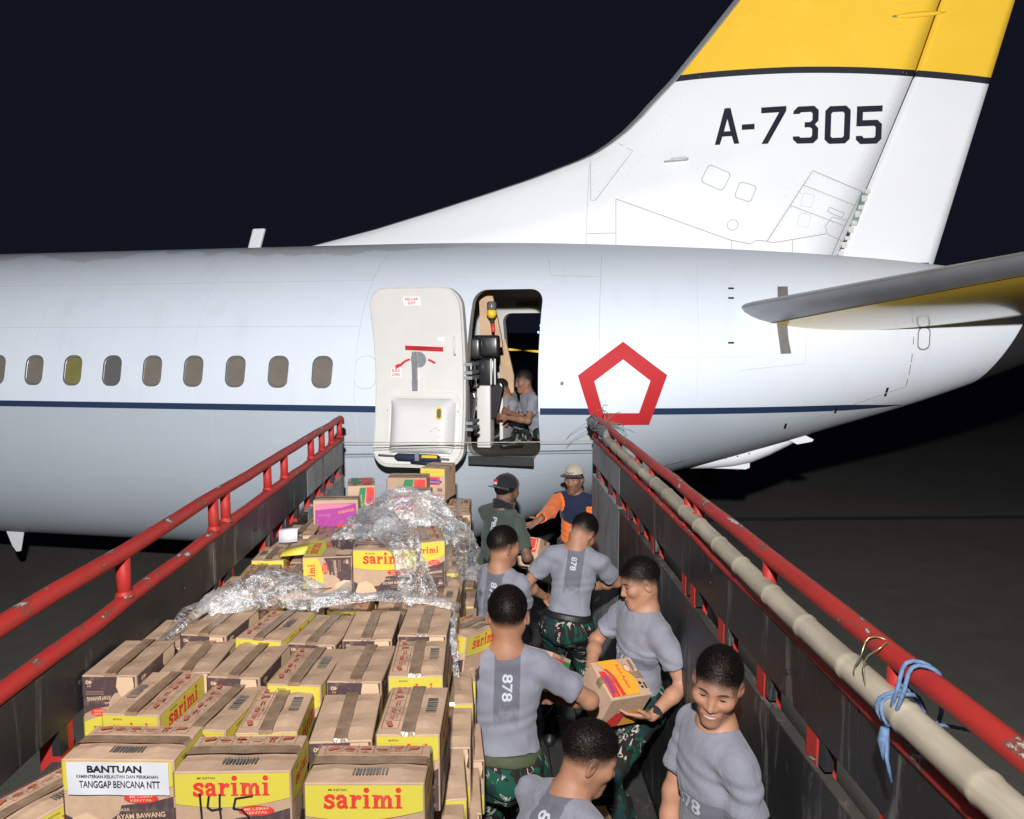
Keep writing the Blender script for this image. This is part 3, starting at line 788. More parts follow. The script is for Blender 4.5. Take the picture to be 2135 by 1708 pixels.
arc = lambda a0, a1, r0, r1: [(-.105 + r1 * math.cos(a), .50 + r1 * math.sin(a) * .62) for a in np.linspace(a0, a1, 8)] + [(-.105 + r0 * math.cos(a), .50 + r0 * math.sin(a) * .62) for a in np.linspace(a1, a0, 8)]
door_piece('arrow_mark', arc(R(115), R(158), .19, .22), M['red_ink'], .005, (), .2)
door_piece('arrow_mark', [(-.345, .555), (-.30, .575), (-.295, .545), (-.34, .515)], M['red_ink'], .005, (), .2)
door_piece('arrow_mark', arc(R(62), R(36), .19, .22), M['red_ink'], .005, (), .2)
door_piece('handle_plate', rrect(-.236, -.065, .282, .44, .008, 2), M['lining'], .012, (), .2, .012)
hd = MB()
for z0, z1, w0, w1, o0, o1 in [(.69, .60, .016, .020, .045, .055), (.60, .42, .020, .022, .055, .045), (.42, .31, .026, .024, .05, .04)]:
    for (z, w, o, zz, ww, oo) in [(z0, w0, o0, z1, w1, o1)]:
        c0, c1 = -.140, -.146
        V = []
        for (zc_, w_, o_) in ((z, w, o), (zz, ww, oo)):
            y = float(dY(zc_)); V += [(c0 - w_, y - o_, zc_), (c0 + w_, y - o_, zc_), (c0 + w_, y - .002, zc_), (c0 - w_, y - .002, zc_)]
        hd.add(V, [(0, 1, 5, 4), (1, 2, 6, 5), (3, 0, 4, 7), (0, 3, 2, 1), (4, 5, 6, 7)])
hd.build('door_handle', M['greymetal'], door)
gr = MB(); y0 = float(dY(.75)); gr.tube([(.262, y0 - .004, .83), (.262, y0 - .035, .81), (.266, y0 - .04, .74), (.266, y0 - .035, .68), (.264, y0 - .004, .66)], .011, 8); gr.build('grab_handle', M['lining'], door)
# slide pack bustle
def bustle():
    poly = rrect(-.385, .265, -.29, .235, .06, 5); P, T = sheet(poly, (), .045); c = np.array([-.06, -.03])
    e = np.minimum.reduce([P[:, 0] + .385, .265 - P[:, 0], P[:, 1] + .29, .235 - P[:, 1]]); h = .13 * np.sqrt(np.clip(e / .09, 0, 1)) * (1 - .25 * np.clip((P[:, 1] + .1) / .4, 0, 1))
    return link('slide_bustle', npmesh('slide_bustle', on_door(P, .004 + h), T), M['white_paint'] if False else M['bustle'], door)
M['bustle'] = flat('bustle_plastic', (0.64, 0.635, 0.63), .45, 0, .03, 4)
bustle()
door_piece('surround_trim', rrect(-.44, .31, -.31, .30, .1, 6), M['lining'], .016, [np.array(rrect(-.40, .275, -.30, .25, .08, 5))], .2, .016)
for sx, o_ in ((.137, .135),):
    door_piece('pressure_gauge', rrect(sx - .032, sx + .032, .045, .165, .03, 5), M['yellow_plastic'], o_, (), .2)
    door_piece('gauge_glass', rrect(sx - .02, sx + .02, .06, .15, .018, 5), M['pane'][2], o_ + .003, (), .2)
for sx in (-.42, .295):
    door_piece('latch_plate', rrect(sx - .022, sx + .022, .08, .15, .004, 1), M['lining'], .026, (), .2)
    door_piece('latch_pin', rrect(sx - .005, sx + .005, .11, .12, .004, 2), M['dark'], .03, (), .2)
M['navy_cloth'] = flat('navy_strap', (0.018, 0.026, 0.055), .7)
yb = float(dY(-.34)) - .055
gb = MB(); gb.tube([(-.30, yb, -.315), (-.27, yb, -.32), (.12, yb, -.325), (.15, yb, -.325)], [.02, .038, .038, .02], 12); gb.build('girt_roll', M['navy_cloth'], door)
gb = MB(); gb.tube([(-.14, yb + .01, -.355), (.15, yb + .01, -.37)], .03, 10); gb.build('girt_roll', M['navy_cloth'], door)
gb = MB(); gb.tube([(-.47, yb, -.305), (.24, yb, -.33)], .009, 8); gb.build('girt_bar', M['greymetal'], door)
gb = MB(); gb.box(-.02, .13, yb - .042, yb - .036, -.315, -.29); gb.build('placard', M['yellow_plastic'], door)
gb = MB(); gb.box(-.085, -.045, yb - .05, yb - .04, -.345, -.265); gb.build('buckle', M['greymetal'], door)
hg = MB()
for z in (.55, .47, .42, -.02, -.08): hg.box(.335, .42, -2.34, -2.05, z, z + .03)
hg.build('hinge_arm', M['greymetal'], door)
sc_ = MB()
for (a, b) in [(.13, -.06), (.09, -.04), (.05, -.07), (.135, -.12)]:
    q = on_door(np.array([[a, b], [a + .03, b + .008], [a + .028, b + .014]]), .137); sc_.add(q, [(0, 1, 2)])
sc_.build('scuff_mark', M['slot'], door)
# blue taxiway lights far beyond the open far door
t = NT('blue_lamp'); t.b.inputs['Emission Color'].default_value = (.15, .25, 1, 1); t.b.inputs['Emission Strength'].default_value = 6.0; M['bluelamp'] = t.done((.05, .1, .6))
for k, (px, pz) in enumerate([(.071, 2.9), (.068, 2.1), (.095, 3.6), (.083, -1.5)]):
    m = MB(); y = 95 + 4 * k; m.tube([(0, 0, 0), (0, 0, 1.6 + pz)], .05, 6); lt = empty('taxiway_lamp', (px * y, y, 0))
    m.build('post', M['dark'], lt); m = MB(); m.tube([(0, 0, 1.6 + pz), (0, 0, 1.85 + pz)], .12, 8); m.build('lens', M['bluelamp'], lt)
    tag(lt, ['blue taxiway lamp seen through far cabin door, left of centre pair', 'blue taxiway lamp seen through far cabin door, lower of the upper pair', 'small blue taxiway lamp highest in the far cabin doorway', 'blue taxiway lamp below the yellow tape in the far doorway'][k], 'lamp', 'blue lamps beyond the far door')

# ------------------------------------------------------------ cargo truck
def red_chipped():
    t = NT('chipped_red_paint'); v = t.coords('Object', (1, .35, 1)); n = t.noise(v, 24, 8, .62, .4); n2 = t.noise(v, 2.2, 4, .6); n3 = t.noise(v, 40, 5, .6)
    c = t.mix(t.step(n2, .3, .7), (0.33, 0.022, 0.019), (0.50, 0.036, 0.030))
    c = t.mix(t.math('MULTIPLY', t.step(n3, .5, .8), .25), c, (0.20, 0.015, 0.015))
    wear = t.math('ADD', n, t.math('MULTIPLY', n2, .30)); sp = t.n('ShaderNodeSeparateXYZ'); t.l(t.coords('Normal'), sp.inputs[0])
    wear = t.math('ADD', wear, t.math('MULTIPLY', sp.outputs[2], .05))
    c = t.mix(t.step(wear, .75, .79), c, (0.17, 0.060, 0.045)); c = t.mix(t.step(wear, .82, .85), c, (0.50, 0.42, 0.38))
    t.bump(n, .3, .004); return t.done(c, .55, 0, .3)
def board_mat(name, base, scr, amount, gloss=.45):
    t = NT(name); v = t.coords('Object'); w = t.coords('Object', (1, .6, .12)); n = t.noise(v, 3, 6, .6); n2 = t.noise(w, 14, 7, .7, .6); n3 = t.noise(v, 26, 6, .7)
    c = t.mix(t.step(n, .3, .75), tuple(x * .7 for x in base), tuple(x * 1.25 for x in base))
    c = t.mix(t.math('MULTIPLY', t.step(n2, .55, .66), amount), c, scr)
    c = t.mix(t.math('MULTIPLY', t.step(n3, .62, .8), .3), c, tuple(x * 2.2 for x in base))
    t.bump(n3, .25, .004); return t.done(c, gloss, 0, .4)
M['red_pipe'] = red_chipped()
M['board'] = board_mat('black_painted_board', (0.019, 0.020, 0.022), (0.20, 0.195, 0.18), .55)
M['board_grey'] = board_mat('weathered_grey_board', (0.30, 0.31, 0.33), (0.07, 0.065, 0.06), .8, .7)
M['bed'] = board_mat('truck_bed_planks', (0.030, 0.029, 0.028), (0.12, 0.11, 0.10), .4, .7)
M['board_edge'] = board_mat('worn_board_edge', (0.05, 0.045, 0.04), (0.22, 0.20, 0.18), .5, .8)
XL, XR, YE, BED = -1.32, 1.017, 7.26, 1.20
truck = empty('cargo_truck', (0, 3.2, 0)); tag(truck, 'open truck cargo bed with red pipe rails and black board sides, heaped with cartons', 'truck')
TO = Vector((0, -3.2, 0))
def tpart(mb, name, mat, bevel=0):
    o = mb.build(name, mat, truck, bevel); o.location = TO; return o
LP = [7.187, 6.805, 6.402, 6.0, 5.194, 4.791, 4.007, 3.827, 2.862, 1.802]
RPt = [7.123, 6.318, 5.915, 5.141, 4.696, 3.848, 3.668, 2.724, 1.844]
RPs = [6.996, 6.318, 5.915, 5.47, 5.088, 4.643, 3.88, 3.71, 3.244, 2.756, 2.3, 1.844]
for side, X, sg_ in (('l', XL, -1), ('r', XR, 1)):
    for zz, r_ in ((3.2, .029), (3.014, .028)):
        pts = []; 
        for k in range(28):
            y = .3 + (YE - .3) * k / 27; pts.append((X + random.uniform(-.003, .003), y, zz + random.uniform(-.004, .004)))
        if zz > 3.1: pts += [(X, YE + .02, zz - .005), (X, YE + .025, zz - .05)]
        m = MB(); m.tube(pts, r_, 14); tpart(m, 'top_rail' if zz > 3.1 else 'middle_rail', M['red_pipe'])
    for y in (LP if sg_ < 0 else RPt):
        m = MB(); m.tube([(X, y, 3.02), (X, y, 3.194)], .0255, 12); m.tube([(X, y, 3.033), (X, y, 3.054)], [.034, .0255], 12, cap=False); tpart(m, 'post', M['red_pipe'])
    for y in ([7.19, 6.8, 6.4, 6.0, 5.5, 5.19, 4.79, 4.03, 3.83, 3.37, 2.86, 2.41, 1.8] if sg_ < 0 else RPs):
        m = MB(); m.box(min(X - sg_ * .011, X + sg_ * .055), max(X - sg_ * .011, X + sg_ * .055), y - .040, y + .040, 1.1, 2.993); tpart(m, 'stake', M['red_pipe'], .004)
        b = MB(); b.box(X - .013, X + .013, y + .03 * sg_ * -1 - .075, y + .03 * sg_ * -1 - .03, 2.698, 2.783); tpart(b, 'spacer_block', M['board'])
    cuts = [.3, 2.0, 3.76, 5.78, YE]
    for i in range(4):
        mt = M['board_grey'] if i == 3 else M['board']; a, b_ = cuts[i] + .003, cuts[i + 1] - .003
        m = MB(); m.box(X - .016, X + .016, a, b_, 2.781, 2.993); tpart(m, 'upper_board', mt, .004)
        m = MB(); m.box(X - .016, X + .016, a, b_, 1.95, 2.668); tpart(m, 'lower_board', mt, .004)
        m = MB(); m.box(X - .016, X + .016, a, b_, 1.16, 1.945); tpart(m, 'lower_board', mt, .004)
        m = MB(); m.box(X - .019, X + .019, a, b_, 2.6675, 2.676); tpart(m, 'worn_edge', M['board_edge'] if i != 3 else M['board_grey'])
    # bolts and wire staples in the boards
    for y, z in [(1.33, 2.866), (1.64, 2.834), (2.49, 2.876), (3.39, 2.887), (4.45, 2.876)]:
        m = MB(); m.tube([(X - sg_ * .014, y, z), (X - sg_ * .022, y, z)], .010, 8); tpart(m, 'bolt', M['dark'])
nb = 8
for k in range(nb):
    x0 = XL + .02 + (XR - XL - .04) * k / nb; x1 = XL + .02 + (XR - XL - .04) * (k + 1) / nb - .008
    m = MB(); m.box(x0, x1, .3, YE, BED - .04, BED + random.uniform(-.002, .003)); tpart(m, 'floor_plank', M['bed'], .004)
m = MB(); m.box(XL, XR, .3, YE, BED - .12, BED - .045); tpart(m, 'bed_frame', M['board'])
m = MB(); m.box(XL + .03, XR - .03, YE + .02, YE + .95, BED - .06, BED - .01); tpart(m, 'tailgate', M['board'], .006)
# rope and a thin dark line below it across the tail end
M['twine'] = flat('tan_twine', (0.42, 0.36, 0.28), .9); M['line'] = flat('dark_line', (0.03, 0.03, 0.035), .5)
m = MB(); m.tube([(XL, 7.21, 2.988), (XL + .5, 7.21, 2.983), (0, 7.21, 2.979), (XR - .4, 7.21, 2.983), (XR, 7.21, 2.989), (XR + .04, 7.16, 2.993)], .0045, 6); o = m.build('rope', M['twine']); tag(o, 'thin tan rope stretched level between the two truck side walls', 'rope', None)
m = MB(); m.tube([(XL, 7.23, 2.959), (0, 7.23, 2.953), (XR, 7.23, 2.959)], .003, 6); o = m.build('line', M['line']); tag(o, 'thin dark line just below the tan rope at the truck end', 'line', None)

# bamboo pole on the right rail
def bamboo_mat():
    t = NT('dry_bamboo'); v = t.coords('Object', (1, .12, 1)); n = t.noise(v, 22, 6, .65); n2 = t.noise(t.coords('Object', (1, .5, 1)), 3, 5, .6)
    c = t.mix(t.step(n, .3, .7), (0.36, 0.31, 0.235), (0.54, 0.48, 0.37)); c = t.mix(t.math('MULTIPLY', t.step(n2, .45, .68), .6), c, (0.27, 0.235, 0.19))
    t.bump(n, .15, .003); return t.done(c, .5, 0, .4)
M['bamboo'] = bamboo_mat()
bam = empty('bamboo_pole', (.986, 1.06, 3.10)); tag(bam, 'long pale bamboo pole lying along the right rail of the truck', 'bamboo pole')
pts = []; rad = []; ring = []
yy = .35; node = [.35]
while node[-1] < 7.3: node.append(node[-1] + random.uniform(.26, .40))
for i in range(len(node) - 1):
    a, b_ = node[i], min(node[i + 1], 7.33)
    for t_ in (.0, .03, .08, .5, .92, .97):
        y = a + (b_ - a) * t_; r0 = .040 - .008 * (y / 7.3); k = {0: 1.06, .03: 1.09, .08: 1.0, .5: .985, .92: .99, .97: 1.0}[round(t_, 2) if t_ else 0]
        x = .991 - .012 * math.sin(y * 1.1) + .03 * max(0, (y - 5.8) / 1.5); z = 3.10 + .008 * math.sin(y * 1.7) + .05 * max(0, (y - 4.8) / 2.5)
        pts.append((x - .986, y - 1.06, z - 3.10)); rad.append(r0 * k)
    ring.append((x, a, z))
m = MB(); m.tube(pts, rad, 16); m.build('culm', M['bamboo'], bam)
M['tape_grey'] = flat('grey_binding', (0.16, 0.17, 0.18), .5, 0, .4, 30, .4); M['blue_rope'] = flat('blue_nylon_rope', (0.13, 0.21, 0.36), .8, 0, .3, 60, .3); M['green_wire'] = flat('green_string', (0.05, 0.22, 0.17), .6)
m = MB(); rr = []; pp = []
for k in range(24):
    y = 6.30 + 1.0 * k / 23; pp.append((1.012 - .01 * math.sin(y * 9), y, 3.157 + .006 * math.sin(y * 13))); rr.append(.052 + .010 * math.sin(k * 1.9) + .004 * math.sin(k * 5))
m.tube(pp, rr, 12)
for k in range(16):
    y = 6.36 + .95 * random.random(); a = random.random() * 6; m.tube([(1.012 + .055 * math.cos(a), y, 3.152 + .055 * math.sin(a)), (1.012 + .08 * math.cos(a), y + random.uniform(-.1, .1), 3.152 + .08 * math.sin(a)), (1.012 + .055 * math.cos(a + 1), y + random.uniform(-.1, .1), 3.152 + .055 * math.sin(a + 1))], .006, 5)
o = m.build('binding_wrap', M['tape_grey']); tag(o, 'grey tape and cord wrapped round the far end of the bamboo pole', 'binding')
m = MB()
for k in range(9):
    p = Vector((1.06, 6.78 + random.uniform(-.15, .15), 3.205)); q = [p]; d = Vector((random.uniform(.3, 1), random.uniform(-.4, .5), random.uniform(-.15, .55))).normalized()
    for j in range(6):
        d = (d + Vector((random.uniform(-.5, .5), random.uniform(-.5, .5), random.uniform(-.6, .35)))).normalized(); p = p + d * random.uniform(.02, .05); q.append(p)
    m.tube(q, .003, 5)
o = m.build('loose_string', M['green_wire']); tag(o, 'tangle of thin green string sticking out beside the bamboo pole end', 'string')
m = MB()
for k in range(2): m.tube([(.986, 7.26, 3.165 - .02 * k), (.93, 7.27, 3.14 - .03 * k), (.86, 7.28, 3.09 - .02 * k), (.80, 7.27, 3.05 - .01 * k), (.75, 7.26, 2.99)], .0016, 5)
o = m.build('loose_wire', M['line']); tag(o, 'two thin loose wires drooping left from the bamboo pole end', 'wire')
# blue rope lashing
m = MB()
def helix(cx, cy, cz, ra, rb, turns, dy, a0=0):
    return [(cx + ra * math.cos(a0 + 2 * math.pi * turns * k / 40), cy + dy * k / 40 + .01 * math.sin(k), cz + rb * math.sin(a0 + 2 * math.pi * turns * k / 40)) for k in range(41)]
m.tube(helix(1.002, 1.70, 3.147, .052, .092, 1.6, .04), .0052, 6); m.tube(helix(.991, 1.76, 3.10, .050, .048, 2.2, .04), .0052, 6)
m.tube([(.935, 1.74, 3.075), (.93, 1.735, 3.045), (.935, 1.735, 3.01), (.94, 1.73, 2.985)], [.010, .014, .010, .005], 7); m.tube([(.935, 1.73, 3.06), (.925, 1.71, 3.02), (.935, 1.70, 2.965)], .0045, 5)
m.tube([(.94, 1.74, 3.08), (1.03, 1.66, 3.12), (1.09, 1.55, 3.15), (1.12, 1.43, 3.11), (1.14, 1.38, 3.04)], .0045, 6)
o = m.build('rope_lashing', M['blue_rope']); tag(o, 'blue nylon rope lashing the bamboo pole to the red top rail', 'rope')
M['wire'] = flat('steel_wire', (0.424, 0.445, 0.226), .35, .8)
m = MB(); m.tube(helix(.998, 1.86, 3.141, .052, .086, 1.4, .06, 1), .0022, 5); o = m.build('tie_wire', M['wire']); tag(o, 'thin steel wire tied round bamboo pole beside the blue rope', 'wire')
# ------------------------------------------------------------ cartons
CL, CS, CH = .290, .175, .223           # long side, short side, height
def union2d(polys):
    """one clean triangulation covering every polygon in the list"""
    V = []; E = []
    for p in polys:
        b = len(V); V += [tuple(q) for q in p]; E += [(b + i, b + (i + 1) % len(p)) for i in range(len(p))]
    vo, eo, fo, *_ = delaunay_2d_cdt([Vector(p) for p in V], E, [], 0, 1e-6)
    P = np.array([(p.x, p.y) for p in vo]); T = np.array([f for f in fo if len(f) == 3], int); c = P[T].mean(1); ok = np.zeros(len(T), bool)
    for p in polys: ok |= inside(c, p)
    T = T[ok]; a = P[T[:, 1]] - P[T[:, 0]]; b = P[T[:, 2]] - P[T[:, 0]]; ar = a[:, 0] * b[:, 1] - a[:, 1] * b[:, 0]
    T[ar < 0] = T[ar < 0][:, ::-1]; return P, T[np.abs(ar) > 1e-9]
def ribbon(pts, w):
    out = []
    for i in range(len(pts) - 1):
        a = np.array(pts[i], float); b = np.array(pts[i + 1], float); d = (b - a) / (np.linalg.norm(b - a) + 1e-9); n = np.array([-d[1], d[0]]) * w / 2
        out.append([a - n - d * w * .2, b - n + d * w * .2, b + n + d * w * .2, a + n - d * w * .2])
    return out
disc = lambda cx, cy, rx, ry=None, n=18: [(cx + rx * math.cos(2 * math.pi * k / n), cy + (ry or rx) * math.sin(2 * math.pi * k / n)) for k in range(n)]
box2 = lambda x0, x1, y0, y1: [(x0, y0), (x1, y0), (x1, y1), (x0, y1)]
def sarimi_word():
    P = []; x = 0.0
    sh = lambda polys, dx: [[(a + dx, b) for a, b in p] for p in polys]
    S_ = ribbon([(.70, .74), (.60, .90), (.36, .92), (.17, .80), (.20, .62), (.42, .52), (.62, .40), (.66, .22), (.50, .09), (.28, .08), (.10, .22)], .25) + [box2(.60, .74, .62, .98), box2(.02, .15, .02, .38)]
    A_ = ribbon([(.14, .74), (.24, .88), (.46, .90), (.62, .76), (.64, .2), (.74, .06)], .26) + ribbon([(.60, .52), (.34, .50), (.17, .34), (.20, .14), (.38, .08), (.60, .20)], .23) + [disc(.16, .74, .15), box2(.62, .86, 0, .14)]
    stem = lambda d: [box2(d + .12, d + .40, 0, 1), box2(d, d + .52, 0, .13), box2(d, d + .40, .87, 1)]
    R_ = stem(0) + ribbon([(.36, .62), (.46, .80), (.60, .88)], .22) + [disc(.66, .80, .17)]
    I_ = stem(0) + [disc(.26, 1.33, .20)]
    M_ = stem(0) + ribbon([(.36, .66), (.48, .86), (.64, .86), (.72, .70)], .22) + [box2(.60, .88, 0, .74), box2(.54, .98, 0, .13)] + ribbon([(.84, .66), (.96, .86), (1.12, .86), (1.20, .70)], .22) + [box2(1.08, 1.36, 0, .74), box2(1.02, 1.48, 0, .13)]
    for g, w in ((S_, .84), (A_, .96), (R_, .90), (I_, .64), (M_, 1.56), (I_, .56)):
        P += sh(g, x); x += w
    V, T = union2d(P); V = V - [(x - .04) / 2, .5]; return V / x, T    # width 1
SAR = sarimi_word()

def cardboard(name, col, var=.14):
    t = NT(name); v = t.coords('Object'); oi = t.n('ShaderNodeObjectInfo'); n = t.noise(v, 7, 6, .62); n2 = t.noise(t.coords('Object', (1, 1, 1)), 60, 4, .6); big = t.noise(v, 2.5, 3, .5)
    f = t.math('ADD', t.math('MULTIPLY', n, .7), t.math('MULTIPLY', n2, .3)); f = t.step(f, .35, .65)
    c = t.mix(f, tuple(x * (1 - var) for x in col), tuple(x * (1 + var * .6) for x in col))
    c = t.mix(t.math('MULTIPLY', t.step(big, .48, .72), .38), c, tuple(x * .62 for x in col)); sc_n = t.noise(t.coords('Object', (1, 5, 5)), 11, 5, .65, .5); c = t.mix(t.math('MULTIPLY', t.step(sc_n, .60, .75), .35), c, tuple(min(1, x * 1.25) for x in col))
    hv = t.n('ShaderNodeHueSaturation'); t.l(c, hv.inputs['Color']); t.l(t.math('ADD', t.math('MULTIPLY', oi.outputs['Random'], .22), .88), hv.inputs['Value'])
    t.bump(n2, .25, .002); return t.done(hv.outputs[0], .75, 0, .25)
def ink(name, col, rough=.5, fade=.18):
    t = NT(name); v = t.coords('Object'); n = t.noise(v, 30, 6, .7); c = t.mix(t.math('MULTIPLY', t.step(n, .52, .8), fade * 2), col, (0.50, 0.37, 0.26))
    return t.done(c, rough, 0, .35)
M['card'] = cardboard('kraft_cardboard', (0.51, 0.345, 0.235)); M['card_edge'] = cardboard('raw_cardboard_edge', (0.50, 0.37, 0.27))
M['p_yellow'] = ink('yellow_print', (0.62, 0.53, 0.065)); M['p_brown'] = ink('brown_print', (0.085, 0.052, 0.056)); M['p_red'] = ink('red_print', (0.66, 0.045, 0.035)); M['p_tan'] = ink('tan_print', (0.66, 0.46, 0.30)); M['p_black'] = ink('black_print', (0.02, 0.018, 0.018), .5, .05)
M['p_faint'] = ink('faint_red_print', (0.48, 0.13, 0.085), .6, .2); M['p_purple'] = ink('magenta_print', (0.36, 0.045, 0.27)); M['p_green'] = ink('green_print', (0.035, 0.20, 0.085)); M['p_orange'] = ink('orange_print', (0.78, 0.36, 0.03)); M['p_blue'] = ink('blue_print', (0.09, 0.07, 0.28)); M['p_pink'] = ink('pink_print', (0.60, 0.20, 0.30)); M['p_grey'] = ink('grey_barcode_print', (0.16, 0.15, 0.14), .5, .15)
def tape_mat():
    t = NT('brown_packing_tape'); v = t.coords('Object', (1, 1, 1)); n = t.noise(v, 14, 5, .6)
    c = t.mix(t.step(n, .35, .7), (0.20, 0.125, 0.078), (0.36, 0.25, 0.17)); t.bump(t.noise(v, 26, 3, .6, 1.0), .5, .004); return t.done(c, .22, 0, .55)
M['tape'] = tape_mat(); M['paper'] = flat('white_paper', (0.64, 0.65, 0.69), .7, 0, .03, 8); M['marker'] = flat('marker_ink', (0.012, 0.012, 0.014), .4)

def carton_body(seed, l=CL, s=CS, h=CH):
    rs = random.Random(seed); nx, ny = 9, 7; V = []; F = []; idx = {}
    def vert(i, j, k):
        key = (i, j, k)
        if key in idx: return idx[key]
        x = (i / nx - .5) * l; y = (j / ny - .5) * s; z = h * k / 3
        e = min(1, min(i, nx - i) / 2) * min(1, min(j, ny - j) / 2)
        if k in (0, 3):
            bump = (.005 * ph1 * e + .004 * e * math.sin(i * 1.3 + ph2) - .004 * (1 if j in (3, 4) else 0)) * (1 if k == 3 else -1); z += bump
        else:
            x += .0025 * (1 if i == nx else -1 if i == 0 else 0) * min(1, min(j, ny - j)); y += .003 * (1 if j == ny else -1 if j == 0 else 0) * min(1, min(i, nx - i) / 2) * ph3
        idx[key] = len(V); V.append((x, y, z)); return idx[key]
    ph1, ph2, ph3 = rs.uniform(-.6, 1.2), rs.uniform(0, 6), rs.uniform(-.4, .6)
    for i in range(nx):
        for j in range(ny):
            F.append((vert(i, j, 3), vert(i + 1, j, 3), vert(i + 1, j + 1, 3), vert(i, j + 1, 3))); F.append((vert(i, j, 0), vert(i, j + 1, 0), vert(i + 1, j + 1, 0), vert(i + 1, j, 0)))
    for k in range(3):
        for i in range(nx):
            F.append((vert(i, 0, k), vert(i + 1, 0, k), vert(i + 1, 0, k + 1), vert(i, 0, k + 1))); F.append((vert(i + 1, ny, k), vert(i, ny, k), vert(i, ny, k + 1), vert(i + 1, ny, k + 1)))
        for j in range(ny):
            F.append((vert(0, j + 1, k), vert(0, j, k), vert(0, j, k + 1), vert(0, j + 1, k + 1))); F.append((vert(nx, j, k), vert(nx, j + 1, k), vert(nx, j + 1, k + 1), vert(nx, j, k + 1)))
    me = bpy.data.meshes.new('carton_body'); me.from_pydata(V, [], F); me.update()
    bm = bmesh.new(); bm.from_mesh(me); ed = [e for e in bm.edges if len(e.link_faces) == 2 and e.calc_face_angle(0) > 1.0]
    bmesh.ops.bevel(bm, geom=ed, offset=.0025, segments=1, affect='EDGES'); bm.to_mesh(me); bm.free()
    me.materials.append(M['card']); return me
BODY = [carton_body(k) for k in range(7)]

class Layers:
    """flat print: stacked layers on the plane y=0 (x across, z up), looking along +y"""
    def __init__(s): s.mb = MB(); s.mats = []
    def mi(s, m):
        if m not in s.mats: s.mats.append(m)
        return s.mats.index(m)
    def tri(s, P, T, mat, lv): s.mb.add([(p[0], -.0006 - .00045 * lv, p[1]) for p in P], [tuple(t) for t in T], s.mi(M[mat]))
    def polys(s, pl, mat, lv): P, T = union2d(pl); s.tri(P, T, mat, lv)
    def text(s, txt, cx, cz, w, h, mat, lv, rot=0.0):
        V, T = text2d(txt, w, h); c, q = math.cos(rot), math.sin(rot); V = np.stack([V[:, 0] * c - V[:, 1] * q + cx, V[:, 0] * q + V[:, 1] * c + cz], -1); s.tri(V, T, mat, lv)
    def mesh(s, name):
        me = s.mb.mesh(name)
        for m in s.mats: me.materials.append(m)
        return me
def sarimi_face(w, h, name):
    L_ = Layers(); e = .0035; W2 = w / 2 - e
    curve = [(-W2 + 2 * W2 * k / 10, h * (.64 - .09 * math.sin(math.pi * k / 10 * .9 + .1) + .07 * k / 10)) for k in range(11)]
    L_.polys([curve + [(W2, h - e), (-W2, h - e)]], 'p_yellow', 0)
    br = [(-W2, e), (W2, e), (W2, h * .57), (.30 * w, h * .50), (.02 * w, h * .455), (.0, h * .36), (-.10 * w, h * .26), (-.30 * w, h * .22), (-W2, h * .34)]
    L_.polys([br], 'p_brown', 0)
    L_.polys([[(-.44 * w, h * .02), (-.16 * w, h * .02), (-.13 * w, h * .16), (-.2 * w, h * .30), (-.3 * w, h * .36), (-.42 * w, h * .30), (-.46 * w, h * .14)]], 'p_tan', 1)
    V, T = SAR; L_.tri(V * (.66 * w) + [-.01 * w, h * .80], T, 'p_red', 2)
    L_.text('MI INSTAN', -.22 * w, h * .935, .15 * w, .026 * h, 'p_black', 2)
    L_.polys([disc(.20 * w, h * .545, .155 * w, .062 * h)], 'p_red', 2); L_.text('MI LEBIH\nKENYAL', .20 * w, h * .545, .20 * w, .075 * h, 'p_tan', 3, .05)
    L_.text('RASA', .04 * w, h * .405, .11 * w, .035 * h, 'p_tan', 3, .08); L_.text('AYAM BAWANG', .19 * w, h * .335, .44 * w, .062 * h, 'p_tan', 3, .08)
    fr_ = [box2(.10 * w, .42 * w, h * .235, h * .240), box2(.10 * w, .42 * w, h * .268, h * .272)]
    L_.polys(fr_, 'p_tan', 3)
    L_.text('ISI', .36 * w, h * .155, .06 * w, .022 * h, 'p_tan', 3); L_.text('40', .36 * w, h * .095, .12 * w, .06 * h, 'p_tan', 3)
    return L_.mesh(name)
FACE_L = sarimi_face(CL, CH, 'face_print'); FACE_S = sarimi_face(CS, CH, 'face_print')
def barcode_mesh(w, h):
    L_ = Layers(); x = -w / 2; rs = random.Random(3); P = []
    while x < w / 2:
        b = rs.choice((.003, .0045, .006)); P.append(box2(x, min(x + b, w / 2), -h / 2, h / 2)); x += b + rs.choice((.0022, .003, .004))
    L_.polys(P, 'p_grey', 2); return L_.mesh('barcode')
BAR = barcode_mesh(.085, .030)
